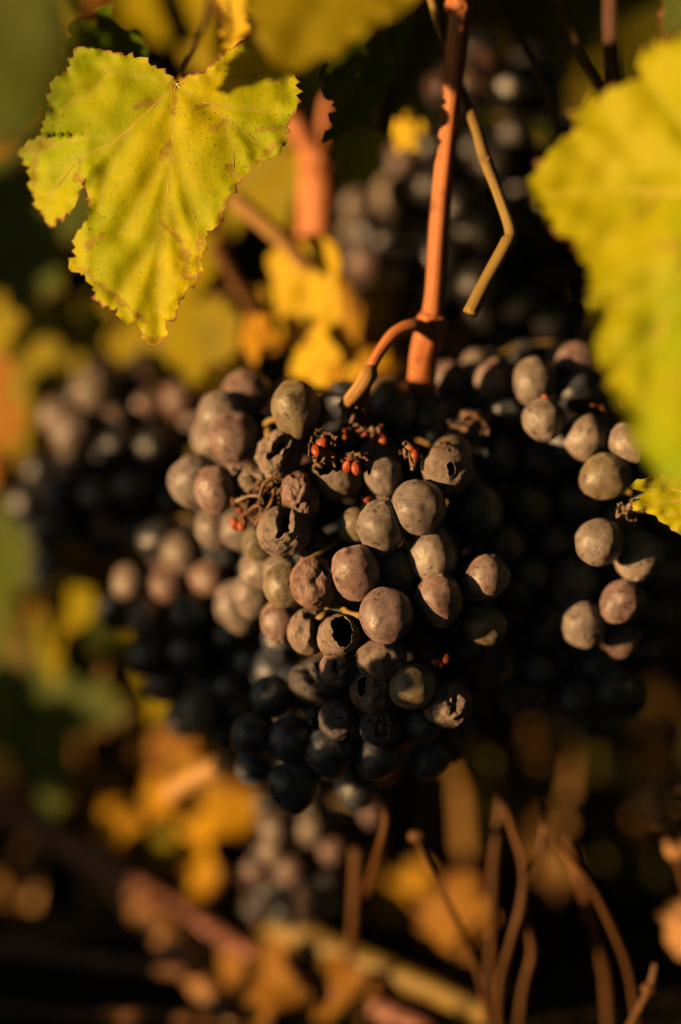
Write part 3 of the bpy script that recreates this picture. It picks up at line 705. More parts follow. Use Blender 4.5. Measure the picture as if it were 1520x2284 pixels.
dark_ctrl = [(390, 190), (330, 130), (306, 60), (292, 64), (284, 76), (252, 40), (214, 18), (216, 56), (196, 46), (152, 54), (160, 80), (132, 92), (140, 130), (124, 170), (150, 250), (260, 300), (360, 280)]
traced_leaf('dark green shaded leaf behind the top of the lime leaf', 'hang', dark_ctrl, (390, 190), lambda x, y: 26 + .06*(x-390) + .02*(190-y), 16, 36, 12, [[(390, 190), (300, 120), (215, 40)], [(390, 190), (250, 150), (140, 110)]], None, seed=15)
hang_ctrl = [(930, -40), (922, 30), (905, 100), (880, 160), (868, 200), (840, 235), (806, 268), (770, 300), (716, 318), (738, 280), (750, 245), (742, 225), (722, 218), (728, 190), (712, 165), (738, 120), (780, 60), (820, -40)]
traced_leaf('dark green leaf hanging left of the tall cane', 'hang', hang_ctrl, (870, -30), lambda x, y: 14 + .07*(x-800), 14, 30, 8, [[(870, -30), (830, 100), (780, 240), (730, 312)], [(840, 70), (790, 130), (730, 180)], [(850, 40), (880, 110), (890, 130)]], None, seed=17)
# blurred leaves in front
traced_leaf('big blurred olive leaf in front along the top edge', 'olive', [(480, -200), (535, -60), (570, 50), (592, 118), (650, 158), (715, 128), (780, 92), (860, 46), (915, 15), (935, -60), (900, -240), (700, -330)], (800, -180), lambda x, y: -62 - .02*(x-700) - .02*y, 30, 60, 14, [[(800, -180), (720, -20), (650, 140)], [(800, -180), (880, -60), (910, 10)], [(800, -180), (640, -100), (560, 20)]], None, seed=61, quilt=.8)
traced_leaf('dim blurred green leaf in front in the upper left corner', 'green', [(-90, -150), (60, -170), (128, -60), (134, 60), (128, 180), (104, 270), (40, 330), (-60, 350), (-95, 200)], (-60, -100), lambda x, y: -163 - .02*(x-100), 30, 60, 14, [[(-60, -100), (20, 60), (110, 200)], [(-60, -100), (-40, 150), (-20, 320)]], None, seed=62, quilt=.8)
# blurred leaves behind
leaf('dim amber leaf in the background above the lime leaf', 'amber', 250, -80, 190, 260, 10, -20, 0, 46)
leaf('olive leaf blurred in the background right of the dark hanging leaf', 'olive', 900, -100, 210, 330, -10, -30, 0, 47)
leaf('olive leaf blurred in the upper right background', 'olive', 1230, -110, 220, 380, 6, -30, 0, 48)

leaf('blurred olive yellow leaf blade above the lime leaf stalk', 'olive', 420, -120, 110, 300, 4, -62, 0, 5)
yl = [(470, -60), (494, 20), (500, 90), (486, 140), (440, 180), (400, 230), (470, 230), (510, 180), (556, 92), (540, 84), (566, 66), (548, 48), (556, 24), (578, 14), (590, -60)]
traced_leaf('narrow golden leaf lobe with sharp teeth above the lime leaf', 'yellow', yl, (500, -20), lambda x, y: 26 - .03*(x-500), 14, 40, 7, [[(500, -20), (520, 60), (500, 150), (450, 210)]], None, seed=19)
traced_leaf('bright golden leaf hanging blurred behind the stalk', 'yellow', [(690, 520), (640, 548), (596, 570), (606, 610), (578, 648), (612, 690), (620, 730), (596, 790), (650, 766), (690, 752), (716, 782), (750, 770), (790, 850), (800, 780), (768, 720), (752, 640), (756, 560), (730, 530)], (700, 540), lambda x, y: 68 - .09*(x-680) + .02*(y-600), 16, 50, 8, [[(700, 540), (690, 640), (680, 740)], [(700, 540), (640, 600), (590, 640)], [(700, 540), (740, 640), (770, 760)]], None, seed=63)
leaf('amber leaf behind the arched stalk of the middle bunch', 'amber', 780, 720, 92, 200, -10, -35, 0, 7)
leaf('golden blurred leaf under the right lobe of the lime leaf', 'olive', 605, 365, 108, 200, -52, -40, 0, 8)
leaf('small golden leaf peeking behind the topmost grape', 'yellow', 690, 780, 62, 110, 20, -40, 0, 9)
leaf('curled orange leaf remnant left of the golden leaf', 'amber', 560, 735, 62, 80, 0, -45, 0, 10, curl=1.4)
leaf('long yellow green leaf blurred under the lime leaf tip', 'olive', 420, 690, 95, 280, -72, -45, -10, 11)
leaf('yellow green leaf blurred at the left edge', 'olive', -10, 720, 110, 110, 30, -50, 0, 12)
leaf('small yellow leaf spot beside the tall cane', 'yellow', 905, 285, 60, 70, 30, -40, 0, 13)
leaf('dim green leaf low at the left edge', 'green', 60, 430, 120, 260, 10, -30, 0, 14)
leaf('dim dark leaf left under the lime leaf', 'green', 120, 620, 140, 240, -20, -20, 0, 15)
leaf('amber leaf blurred at the left edge beside the left bunch', 'brown', -40, 900, 110, 230, 8, -55, 0, 16)
leaf('olive leaf blurred behind the left bunch', 'olive', 120, 760, 130, 300, -25, -40, 0, 17)
leaf('yellow green leaf below the left bunch', 'olive', 255, 1225, 120, 230, -50, -50, 0, 18)
leaf('olive leaf hanging below the left bunch', 'olive', 110, 1300, 130, 240, 10, -55, 0, 19)
leaf('dim green leaf at the left edge under the left bunch', 'green', -20, 1220, 125, 230, 15, -50, 0, 20)
leaf('narrow olive leaf left of the shoulder bunch', 'olive', 300, 1440, 135, 260, -14, -70, 0, 21)
leaf('brown leaf in the dim lower left', 'brown', 330, 1580, 140, 220, -10, -40, 0, 22)
leaf('dark green leaf in the dim lower left corner', 'green', 60, 1500, 140, 330, 10, -30, 0, 23)
for i, (lb, mk, x, y, z, s, ro, ya) in enumerate((
        ('bright amber crumpled leaf in the golden heap', 'amber', 250, 1830, 96, 110, -40, -50), ('orange curled leaf topping the golden heap', 'amber', 345, 1770, 90, 90, 60, -45),
        ('yellow green leaf in the middle of the golden heap', 'olive', 330, 1870, 100, 130, 10, -55), ('amber leaf at the left of the golden heap', 'amber', 225, 1770, 104, 110, 0, -50),
        ('amber leaf at the foot of the golden heap', 'amber', 290, 1950, 108, 120, 20, -40), ('golden leaf slanting toward the small low bunch', 'amber', 420, 1820, 96, 230, 38, -58),
        ('brown leaf behind the golden heap', 'brown', 420, 1700, 118, 200, 10, -50))):
    leaf(lb, mk, x, y, z+38, s*.9, ro, ya, 0, 30+i, curl=.7, wave=.25, group='dry leaves of the golden heap', petiole=False)
leaf('orange brown leaf on the ground at the bottom centre', 'amber', 880, 1985, 150, 150, -10, -45, -15, 40, curl=.4)
leaf('dim brown leaf right of the bottom centre', 'brown', 1000, 2030, 96, 150, 20, -35, -10, 41)
leaf('brown leaf under the pinkish cane', 'brown', 560, 2190, 88, 170, 10, -30, -20, 42)
leaf('olive brown leaf in the bottom centre', 'brown', 720, 2230, 84, 170, 40, -30, -20, 43)
leaf('dark green leaf piece in the upper right corner', 'green', 1560, -60, 20, 160, -30, -20, 0, 44)

# ------------------------------------------------------------------ the bunch in the middle
mb = empty('grape_bunch', P(812, 880, 14), 'sharp middle bunch of dusty grapes, some shrivelled, with red pips', 'grapes')
hand = [  # px, py, z, rx, ry, kind, tilt(None = free), roll
 (933, 1132, 0, 63, 63, 0, None, 0), (850, 1178, 0, 57, 60, 0, 20, 6), (792, 1170, 7, 40, 46, 2, 10, -28), (795, 1278, -2, 55, 64, 1, 12, 10), (966, 1240, 3, 61, 58, 0, None, 0),
 (862, 1376, -5, 64, 64, 1, 60, 0), (858, 1066, 4, 45, 51, 0, 5, 12), (1012, 1014, 12, 46, 46, 2, None, 0), (660, 913, 6, 57, 65, 2, 10, 5), (640, 1306, 5, 52, 54, 2, None, 0),
 (886, 1272, 5, 44, 58, 2, 10, 0), (980, 1338, -1, 56, 60, 1, 20, 8), (1082, 1290, 3, 54, 54, 1, None, 0), (1084, 1396, 8, 48, 50, 2, None, 0), (920, 1532, -5, 51, 52, 2, None, 0), (625, 1386, 12, 44, 48, 1, None, 0),
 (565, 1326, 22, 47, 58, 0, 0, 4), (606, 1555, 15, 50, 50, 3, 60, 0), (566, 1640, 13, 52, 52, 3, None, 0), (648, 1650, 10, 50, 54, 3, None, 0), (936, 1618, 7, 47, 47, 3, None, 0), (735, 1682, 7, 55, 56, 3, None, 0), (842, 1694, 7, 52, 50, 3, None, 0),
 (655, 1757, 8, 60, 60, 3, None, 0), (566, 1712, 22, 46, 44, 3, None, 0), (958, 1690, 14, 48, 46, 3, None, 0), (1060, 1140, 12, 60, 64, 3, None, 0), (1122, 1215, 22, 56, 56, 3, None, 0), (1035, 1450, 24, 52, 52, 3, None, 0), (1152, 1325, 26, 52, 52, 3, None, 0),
 (496, 930, 24, 58, 66, 0, 0, -8), (522, 980, 17, 60, 62, 1, 35, 4), (440, 1074, 21, 58, 64, 0, None, 0), (482, 1092, 12, 46, 56, 1, 0, 6), (550, 880, 30, 58, 52, 1, None, 0), (480, 1180, 30, 46, 50, 0, None, 0), (540, 1180, 26, 46, 52, 0, None, 0), (580, 1215, 16, 44, 42, 2, None, 0), (585, 1272, 20, 48, 50, 0, None, 0),
 (632, 1276, 15, 46, 46, 0, None, 0), (630, 1430, 20, 46, 46, 3, None, 0), (880, 905, 22, 56, 54, 3, None, 0), (960, 930, 26, 56, 54, 3, None, 0), (770, 895, 26, 42, 44, 3, None, 0), (1040, 960, 26, 52, 50, 3, None, 0), (755, 985, 22, 44, 44, 3, None, 0), (700, 1230, 12, 50, 50, 3, None, 0), (900, 980, 36, 50, 50, 3, None, 0), (1110, 1020, 30, 56, 56, 3, None, 0), (1000, 1660, 22, 46, 46, 3, None, 0), (800, 1760, 30, 48, 48, 3, None, 0)]
for (x, y, z, rx, ry, kd, ti, ro) in hand: grape(mb, x, y, z, rx, ry, kd, FINE, ti, roll=ro)
av = [(h[0], h[1], h[2], (h[3]+h[4])/2) for h in hand]
SH = [  # px py z rx ry dents wrinkle mat seed lump label
 (997, 1048, 5, 58, 57, [(.32, -.2, .42, .1, .22, .10, -1), (-.1, .7, .2, .75, .3, .06, -1)], (.03, 2.2), shrivel_mat, 3, .05, 'grape with a dark puncture hole'),
 (755, 1062, 8, 60, 54, [], (.025, 2.2), shrivel_mat, 5, .05, 'grape eaten open at the top'),
 (622, 1016, 7, 52, 60, [(-.05, .28, .40, .55, .20, .60, .09), (-.35, -.05, -.15, .05, .10, .35, .04), (.75, -.35, .85, .1, .45, .50, -1), (-.8, .35, -.5, .8, .40, .45, -1), (-.75, -.7, -.4, -.85, .3, .3, -1)], (.09, 1.9), shrivel_mat, 7, .16, 'twisted shrivelled grape with folded hollow'),
 (672, 1106, 4, 46, 54, [(-.45, .30, -.30, .10, .26, .26, -1), (-.1, -.45, .5, -.15, .13, .20, -1), (.75, .3, .75, .7, .45, .35, -1), (-.15, .0, .05, .35, .12, .14, -1), (-.7, -.5, -.8, -.1, .35, .25, -1)], (.07, 2.6), shrivel_rosy, 9, .12, 'raisined grape with creased skin'),
 (634, 1186, 2, 60, 58, [(.06, .22, .10, .95, .23, .62, .05), (.02, .15, -.10, -.10, .14, .40, .04), (-.2, -.42, .4, -.36, .10, .10, -1), (.75, .5, .85, .3, .3, .18, -1)], (.05, 2.2), shrivel_mat, 11, .08, 'shrivelled grape with a deep cleft'),
 (700, 1300, 0, 53, 61, [(.28, .66, .52, .45, .13, .35, .05), (-.35, -.1, -.1, .0, .30, .10, -1), (.1, .05, .25, .4, .20, .10, -1)], (.03, 2.6), shrivel_rosy, 13, .07, 'softening grape with a red wet patch'),
 (690, 1408, 5, 47, 54, [(-.45, -.22, -.35, .0, .22, .16, -1), (.55, -.2, .5, .6, .36, .45, -1), (-.1, .75, .2, .8, .2, .25, -1), (.05, -.2, .0, .4, .12, -.10, -1)], (.04, 2.2), shrivel_mat, 15, .09, 'sunken tan grape'),
 (757, 1422, -2, 49, 51, [(-.3, -.9, .6, -.75, .22, .28, -1)], (.03, 2.6), shrivel_mat, 17, .05, 'hollow dried grape with a dark gaping opening'),
 (850, 1470, -4, 57, 47, [(.4, .0, .55, -.3, .3, .14, -1), (-.2, .75, .3, .8, .3, .1, -1)], (.035, 2.4), shrivel_mat, 19, .07, None),
 (756, 1490, -1, 43, 42, [(-.25, .45, -.05, -.15, .14, .34, -1), (.2, .0, .6, .4, .18, .22, -1), (.75, -.2, .6, -.6, .35, .35, -1), (-.1, -.5, .3, -.5, .14, .12, -1)], (.06, 2.0), shrivel_rosy, 21, .1, None),
 (1000, 1572, -1, 54, 50, [(.05, .15, -.25, .55, .26, .34, -1), (.30, -.2, .28, .5, .14, .26, -1), (-.5, -.4, .1, -.5, .16, .12, -1)], (.07, 2.0), shrivel_mat, 23, .1, None),
 (836, 1538, 0, 54, 57, [(.1, -.3, .6, -.25, .16, .16, -1), (.2, .3, .4, .7, .14, .12, -1)], (.04, 2.2), shrivel_rosy, 25, .08, 'split grape showing red flesh'),
 (716, 1520, 9, 72, 54, [(-.45, .60, -.15, .15, .22, .32, -1), (.3, .6, .5, .3, .25, .2, -1), (-.1, .7, -.05, .3, .12, -.12, -1)], (.04, 1.8), shrivel_dark, 27, .1, None),
 (756, 1606, 4, 46, 46, [(-.15, .45, .15, .3, .22, .16, -1), (-.3, -.45, .1, -.4, .14, .14, -1)], (.03, 2.2), shrivel_dark, 29, .06, None),
 (848, 1622, 2, 45, 44, [(-.10, .55, .0, -.4, .13, .30, -1), (.30, .6, .25, -.4, .12, .28, -1), (-.6, .1, -.45, .5, .16, .22, -1), (.12, .5, .12, -.5, .06, -.1, -1)], (.05, 1.8), shrivel_dark, 31, .09, 'dark raisined grape with vertical creases'),
 (575, 1072, 12, 46, 36, [(-.3, .3, .0, .0, .25, .45, -1), (.4, -.3, .6, .2, .25, .4, -1)], (.12, 1.8), shrivel_mat, 33, .18, 'dried husk of a grape'),
]
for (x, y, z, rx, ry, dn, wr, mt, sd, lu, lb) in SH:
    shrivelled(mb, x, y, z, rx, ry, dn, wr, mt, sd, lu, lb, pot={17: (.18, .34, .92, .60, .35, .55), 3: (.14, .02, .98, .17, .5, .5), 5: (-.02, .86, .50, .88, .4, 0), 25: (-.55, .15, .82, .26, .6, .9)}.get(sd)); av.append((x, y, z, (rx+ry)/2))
body = [(560, 900), (700, 870), (900, 880), (1040, 930), (1110, 1050), (1150, 1200), (1150, 1340), (1090, 1470), (1040, 1580), (960, 1680), (860, 1730), (680, 1740), (580, 1640), (570, 1480), (520, 1300), (450, 1130), (450, 1000)]
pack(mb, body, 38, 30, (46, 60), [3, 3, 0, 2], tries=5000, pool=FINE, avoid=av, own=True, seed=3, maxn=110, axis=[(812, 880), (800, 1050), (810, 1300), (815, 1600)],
     kindf=lambda x, y, z, r: 3 if y > 1500 else r.choice((3, 3, 0, 1)))  # lower grapes take the shaded colour
tube('peduncle', [P(972, 752, 14), P(930, 726, 9), P(885, 740, 7), P(850, 780, 6), P(826, 826, 6), P(812, 880, 9), P(800, 960, 16)], [M(q) for q in (15, 15, 15, 13, 13, 15, 12)], cane_mat, mb, 14, 8, .06)
tube('peduncle', [P(826, 822, 4), P(820, 840, 3), P(800, 870, 4), P(765, 908, 8)], [M(q) for q in (17, 20, 17, 13)], straw_mat, mb, 14, 8, .08)
for pts, q in (([(752, 1338, 6), (775, 1366, 0), (806, 1376, -3)], (8, 8, 10)), ([(760, 1200, 8), (722, 1230, 3), (692, 1252, 1)], (7, 8, 11)), ([(745, 1362, 8), (722, 1372, 2), (700, 1390, 4)], (9, 8, 8)), ([(600, 960, 12), (606, 985, 9), (640, 990, 8)], (10, 12, 10)), ([(590, 960, 16), (600, 940, 14), (640, 930, 12)], (8, 8, 8))):
    tube('pedicel', [P(*p) for p in pts], [M(a) for a in q], green_stem, mb, 8, 6, .1)
# pips and dried scraps
def seed_mesh():
    V = []
    for d in ico(3)[0]:
        k = 1 - .35*max(0, d.z)**1.5 + .05*noise.noise(d*3)
        g = .12*math.exp(-(d.x/.18)**2)*(1 if d.y < 0 else 0)
        V.append((d.x*.62*k*(1-g), d.y*.55*k*(1-g), d.z))
    return mesh('seed', V, ico(3)[1], seed_mat)
SEED = seed_mesh()
def seedo(b, x, y, z, L=17, roll=0, tilt=0):
    o = link('seed', SEED, b, P(x, y, z)); s = M(L, z)
    o.rotation_euler = (CROT @ Euler((0, 0, R(roll))).to_matrix() @ Euler((R(-90+tilt), 0, 0)).to_matrix()).to_euler(); o.scale = (s*1.1, s*1.1, s)
for a in ((706, 1004, -1, 17, 20), (720, 990, 0, 19, -20), (733, 1008, 0, 9, 60), (744, 1016, 1, 7, 10), (776, 1040, 0, 18, -10), (795, 1044, -1, 17, 10), (783, 1030, 1, 14, 30), (806, 1020, 2, 9, 60),
          (918, 1000, 2, 12, 30), (926, 1014, 1, 13, 0), (930, 1002, 3, 9, -40), (770, 958, 8, 9, 30), (770, 974, 8, 7, 0), (803, 962, 8, 9, 50), (815, 970, 8, 9, 0), (846, 960, 8, 8, 30), (852, 978, 7, 17, 40), (834, 980, 7, 12, -10), (852, 952, 9, 7, 0),
          (524, 1168, 10, 16, 10), (541, 1170, 9, 17, -10), (536, 1136, 10, 12, 30), (548, 1152, 10, 12, 0), (822, 1116, 3, 12, 90), (676, 1246, 2, 7, 40), (656, 1060, 6, 8, 60),
          (974, 1478, -3, 15, 70), (996, 1470, -3, 13, -20), (985, 1486, -4, 8, 0), (993, 1480, -2, 9, 40), (800, 1518, 1, 8, 0), (806, 1560, 2, 8, 20), (1072, 1404, 9, 8, 80), (690, 1070, 6, 6, 0)):
    seedo(mb, *a[:4], roll=a[4], tilt=rnd.uniform(-40, 40))
def scrap(b, x, y, z, s, seed, mat=None, name='dried_scrap', sx=1, sy=1):
    """a crumpled shred of dried skin"""
    r = random.Random(seed); n = 9; V, F = [], []
    for j in range(n):
        for i in range(n):
            u = i/(n-1)*2-1; v = j/(n-1)*2-1
            w = 1 - .55*abs(noise.noise(Vector((u*1.6+seed, v*1.6, 0))))
            px = u*w*sx; py = v*w*sy; pz = .9*noise.noise(Vector((u*1.3+seed*2, v*1.3, 4))) + .35*noise.noise(Vector((u*3.5, v*3.5, seed)))
            p = CR*px + CU*py - CF*pz
            V.append(P(x, y, z) + p*M(s, z))
    for j in range(n-1):
        for i in range(n-1):
            if noise.noise(Vector((i*.9+seed*5, j*.9, 7))) > .22: continue
            a = j*n+i; F.append((a, a+1, a+n+1, a+n))
    me = mesh(name, V, F, mat or husk_mat)
    o = link(name, me, b)
    so = o.modifiers.new('thick', 'SOLIDIFY'); so.thickness = M(3.5)
    return o
for i, (x, y, z, s, mt, sx, sy) in enumerate(((700, 996, 1, 20, 0, .5, 1.3), (735, 980, 0, 20, 0, 1, .7), (712, 1032, 0, 18, 0, .8, .9), (735, 1030, 1, 14, 0, 1, 1), (802, 1018, 1, 20, 0, 1.2, .6), (772, 1024, 2, 12, 0, 1.2, .5), (780, 930, 8, 24, 1, 1, 1), (790, 916, 9, 22, 0, 1.1, .8), (776, 946, 8, 18, 1, 1, .7), (828, 962, 8, 20, 1, 1.2, .7), (842, 976, 8, 16, 0, .5, 1.2), (838, 992, 8, 12, 1, .6, 1), (912, 1004, 2, 18, 1, .6, 1.2), (922, 1032, 1, 16, 1, .4, 1.2), (540, 1120, 8, 22, 0, 1.2, .7), (570, 1110, 8, 24, 0, .8, 1.2), (590, 1140, 7, 22, 0, .8, 1.1), (560, 1150, 8, 20, 0, 1, 1), (600, 1085, 6, 24, 0, 1.3, .5), (620, 1100, 7, 22, 0, .8, 1), (575, 1075, 10, 26, 1, 1.2, .8), (546, 1060, 12, 24, 1, 1.2, .8), (1030, 950, 18, 24, 1, 1.3, .6), (1058, 926, 19, 22, 1, 1.3, .5), (1085, 946, 19, 18, 1, .5, 1.3), (945, 1440, 6, 22, 0, 1.4, .6), (900, 1008, 3, 10, 0, 1, .6), (716, 962, 3, 12, 0, 1, .5))):
    scrap(mb, x, y, z, s, 40+i, husk_pale if mt else husk_mat, sx=sx, sy=sy)
for pts in ([(528, 1118, 8), (556, 1106, 5), (582, 1108, 4), (590, 1130, 5), (596, 1150, 4)], [(584, 1150, 6), (580, 1110, 4), (592, 1076, 3), (622, 1066, 3), (646, 1078, 4)], [(556, 1140, 6), (574, 1128, 4), (592, 1140, 4), (586, 1160, 6)], [(600, 1160, 6), (606, 1120, 4), (630, 1090, 4)], [(570, 1170, 7), (600, 1130, 3), (612, 1098, 4), (600, 1060, 8)], [(780, 912, 9), (790, 930, 7), (776, 950, 8), (800, 966, 8)], [(848, 950, 9), (838, 975, 8), (846, 1000, 8)], [(905, 985, 4), (915, 1010, 2), (922, 1040, 1), (934, 1010, 2)], [(1030, 928, 19), (1056, 922, 17), (1080, 940, 18), (1090, 960, 20)]):
    tube('dried_stalk', [P(*p) for p in pts], [M(rnd.uniform(3, 6)) for _ in pts], husk_mat if rnd.random() < .7 else husk_pale, mb, 6, 5, .25, rnd.random()*9)

# ------------------------------------------------------------------ the other bunches
b2 = empty('grape_bunch', P(420, 1130, 66), 'blurred dark bunch tucked behind the left of the middle bunch', 'grapes')
pack(b2, [(300, 1230), (420, 1170), (540, 1250), (600, 1400), (620, 1560), (560, 1680), (470, 1660), (380, 1560), (300, 1480), (255, 1350)], 64, 26, (42, 54), [2, 2, 2, 2, 1], seed=11, maxn=110, tries=6000,
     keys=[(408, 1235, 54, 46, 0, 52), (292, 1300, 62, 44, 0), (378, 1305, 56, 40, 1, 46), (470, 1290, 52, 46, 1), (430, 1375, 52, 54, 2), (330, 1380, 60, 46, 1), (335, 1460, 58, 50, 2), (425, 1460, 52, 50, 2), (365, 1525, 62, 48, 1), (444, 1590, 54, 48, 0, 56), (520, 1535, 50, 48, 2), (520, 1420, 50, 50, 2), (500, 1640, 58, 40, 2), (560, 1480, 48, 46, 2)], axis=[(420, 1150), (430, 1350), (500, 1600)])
b3 = empty('grape_bunch', P(260, 840, 106), 'far blurred bunch at the left with pale lit grapes on its shoulder', 'grapes')
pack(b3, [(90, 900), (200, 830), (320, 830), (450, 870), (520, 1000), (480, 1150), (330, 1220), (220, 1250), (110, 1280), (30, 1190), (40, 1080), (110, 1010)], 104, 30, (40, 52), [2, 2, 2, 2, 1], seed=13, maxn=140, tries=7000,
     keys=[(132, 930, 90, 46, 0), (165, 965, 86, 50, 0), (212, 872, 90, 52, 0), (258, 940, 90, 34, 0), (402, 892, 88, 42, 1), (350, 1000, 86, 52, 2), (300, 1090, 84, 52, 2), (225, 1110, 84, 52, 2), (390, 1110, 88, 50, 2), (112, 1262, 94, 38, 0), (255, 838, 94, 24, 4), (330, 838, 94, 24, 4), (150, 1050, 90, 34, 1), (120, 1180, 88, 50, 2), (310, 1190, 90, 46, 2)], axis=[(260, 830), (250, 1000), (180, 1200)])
b4 = empty('grape_bunch', P(1250, 760, 30), 'right bunch of dusty grapes half hidden in shade by the leaf', 'grapes')
keys4 = [(1100, 842, 30, 46, 1, 54), (1062, 816, 42, 36, 0), (1193, 850, 20, 46, 0, 54), (1215, 936, 12, 48, 0), (1310, 976, 14, 53, 0), (1202, 1036, 32, 52, 3), (1406, 988, 8, 46, 0), (1352, 1062, 8, 54, 2), (1338, 1210, 4, 56, 0), (1426, 1242, 12, 56, 0), (1388, 1342, 10, 45, 1, 52), (1302, 1392, 15, 54, 0), (1380, 1432, 22, 42, 1), (1330, 1482, 30, 52, 3),
         (1240, 1212, 34, 60, 3), (1286, 1125, 34, 62, 3), (1200, 1500, 26, 54, 3), (1285, 1560, 26, 56, 3), (1372, 1540, 24, 52, 3), (1225, 1400, 24, 54, 3), (1180, 1130, 26, 54, 3), (1288, 810, 28, 48, 1), (1290, 880, 24, 52, 3), (1010, 850, 36, 44, 1), (1440, 1110, 12, 34, 2), (1180, 1290, 26, 54, 3), (1130, 920, 32, 52, 3)]
pack(b4, [(1000, 820), (1150, 790), (1320, 800), (1440, 920), (1490, 1150), (1480, 1300), (1430, 1500), (1380, 1600), (1260, 1620), (1150, 1540), (1140, 1300), (1120, 1050), (1050, 900)], 44, 26, (46, 58), [3, 3, 3, 0], pool=FINE, seed=17, maxn=90, tries=4000, keys=keys4, avoid=av, axis=[(1250, 760), (1270, 1000), (1300, 1500)])
scrap(b4, 1392, 1138, 3, 18, 90, husk_pale); scrap(b4, 1410, 1150, 4, 14, 91, husk_pale); seedo(b4, 1217, 885, 10, 9, 60); scrap(b4, 1328, 916, 14, 24, 92, bpy.data.materials['leaf_amber'], 'dried_scrap', 1.2, .6)
b5 = empty('grape_bunch', P(1060, 80, 96), 'dark bunch behind the tall cane with pale grapes on its left edge', 'grapes')
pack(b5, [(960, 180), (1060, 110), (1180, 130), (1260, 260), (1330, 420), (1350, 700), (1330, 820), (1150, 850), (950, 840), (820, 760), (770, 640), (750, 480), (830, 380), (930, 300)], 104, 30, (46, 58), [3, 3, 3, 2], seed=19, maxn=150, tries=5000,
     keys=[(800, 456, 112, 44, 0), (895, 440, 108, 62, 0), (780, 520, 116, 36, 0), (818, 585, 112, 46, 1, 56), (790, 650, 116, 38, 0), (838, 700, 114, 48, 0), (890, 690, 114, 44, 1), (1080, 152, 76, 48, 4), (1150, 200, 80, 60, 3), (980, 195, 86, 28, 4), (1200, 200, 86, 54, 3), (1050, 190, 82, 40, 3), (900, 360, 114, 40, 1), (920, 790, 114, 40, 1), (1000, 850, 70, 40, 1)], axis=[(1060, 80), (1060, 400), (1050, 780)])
b6 = empty('grape_bunch', P(690, 1780, 92), 'small blurred bunch low under the middle bunch', 'grapes')
pack(b6, [(590, 1790), (700, 1760), (820, 1790), (830, 1900), (780, 2000), (680, 2070), (570, 2060), (540, 1960), (570, 1870)], 98, 20, (30, 40), [2, 2, 2, 1], seed=23, maxn=80, tries=3000,
     keys=[(618, 1850, 78, 36, 0), (612, 1900, 76, 34, 0), (700, 1850, 78, 38, 0), (745, 1900, 78, 32, 1), (650, 1940, 76, 34, 1), (570, 1940, 84, 28, 1), (830, 1820, 82, 24, 1)], axis=[(690, 1780), (680, 1900), (640, 2040)])
# small glossy berries added so the lowest grapes show blurred glints
for (x, y, z, q) in ((552, 1966, 84, 16), (596, 1962, 80, 16), (556, 2008, 84, 16), (584, 2052, 84, 16), (678, 1992, 80, 15), (676, 2036, 84, 15)):
    grape(b6, x, y, z, q, None, 4, SOFT)

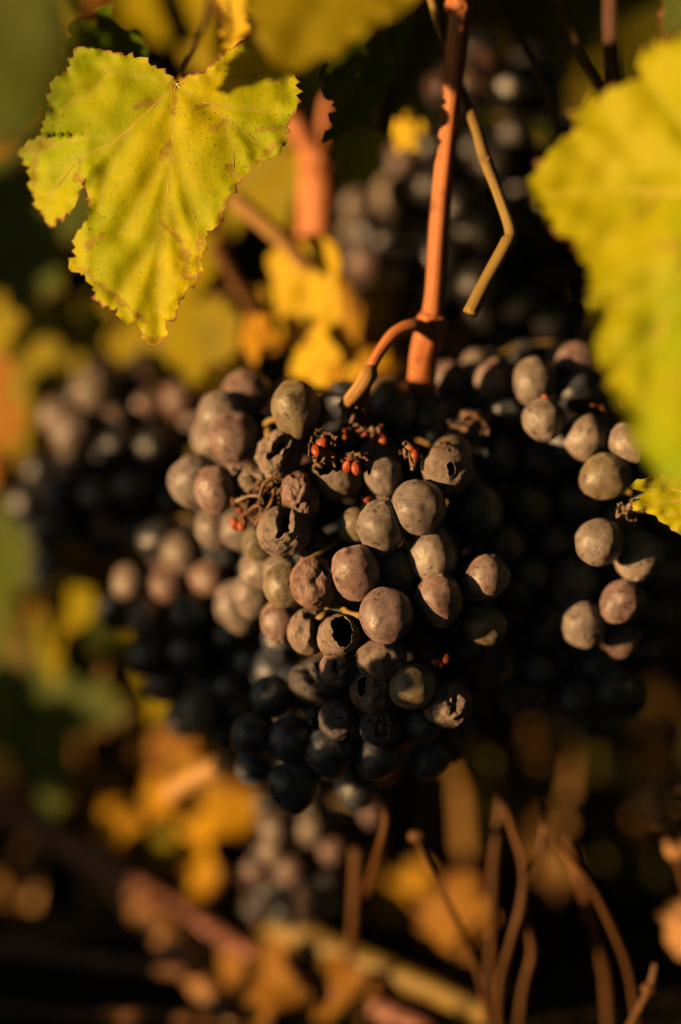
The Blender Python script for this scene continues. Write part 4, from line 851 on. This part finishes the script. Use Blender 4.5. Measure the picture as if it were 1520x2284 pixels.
# ------------------------------------------------------------------ fuzzy seed heads at the right edge
fuzz_mat = simple('seed_head_straw', (0.40, 0.22, 0.08), (0.24, 0.12, 0.045), 300, .8, 0)
def seed_head(label, px, py, z, s, seed, base):
    root = empty('seed_head', P(*base), label, 'seed head', 'fuzzy seed heads at the right edge')
    r = random.Random(seed); c = P(px, py, z); V, F = [], []
    for d in ICO3[0]:
        V.append(c + (CR*d.x + CU*d.y*1.1 - CF*d.z)*M(s, z)*.72*(1 + .2*noise.noise(d*3+Vector((seed, 0, 0)))))
    link('core', mesh('core', V, ICO3[1], fuzz_mat), root)
    V, F = [], []
    for _ in range(900):
        d = Vector((r.gauss(0, 1), r.gauss(0, 1), r.gauss(0, 1))).normalized(); k = len(V)
        a = c + d*M(s, z)*.6; b = c + (d + Vector((.25, .1, .15)) + Vector((r.gauss(0, .15), r.gauss(0, .15), 0)))*M(s, z)*r.uniform(.85, 1.1)
        t = d.orthogonal().normalized()*M(2.2, z); u = d.cross(t).normalized()*M(2.2, z)
        V += [a+t, a-t*.5+u, a-t*.5-u, b]; F += [(k, k+1, k+3), (k+1, k+2, k+3), (k+2, k, k+3)]
    o = link('bristles', mesh('bristles', V, F, fuzz_mat, False), root); o['kind'] = 'stuff'
    tube('stem', [c, (c+P(*base))/2 + CR*.004, P(*base)], [M(9), M(8), M(9)], dry_stem_mat, root, 8, 5)
seed_head('large pale fuzzy seed head at the right edge', 1470, 1790, 40, 70, 1, (1560, 2300, 70))
seed_head('small fuzzy seed head under the large one', 1512, 1890, 48, 38, 2, (1580, 2310, 74))
seed_head('dim brown fuzzy seed head near the bottom right corner', 1545, 2080, 60, 80, 3, (1570, 2330, 80))

for (x, y, z, s) in ((745, 1690, 7, .010), (842, 1706, 7, .010), (700, 1735, 8, .017), (790, 1765, 6, .018), (880, 1785, 6, .018), (980, 1800, 8, .018), (620, 1575, 12, .018), (590, 1670, 14, .016),
                     (480, 1460, 56, .026), (380, 1450, 60, .026), (520, 1570, 52, .024), (560, 1450, 44, .016), (340, 1480, 64, .02),
                     (300, 1160, 82, .024), (200, 1200, 84, .020), (390, 1120, 82, .022), (100, 1200, 86, .02), (320, 1220, 86, .026),
                     (1310, 1490, 22, .010), (1310, 1560, 26, .014), (1200, 1500, 26, .014),
                     (60, 500, 125, .035), (130, 620, 145, .04), (60, 1620, 140, .035), (20, 1830, 148, .03), (110, 1870, 140, .025), (240, 1935, 134, .018), (60, 2150, 110, .03), (150, 2230, 90, .025),
                     (1035, 100, 12, .018), (250, 1080, 82, .018), (120, 1100, 84, .018), (380, 1050, 82, .016), (60, 1140, 88, .018)):
    shade(x, y, z, s)
if SHADE: leaf_mass('shade_foliage', SHADE, [LM['green'], LM['olive'], LM['green']], 8, 'unseen vine leaves added at the left to shade the bunches', .12)
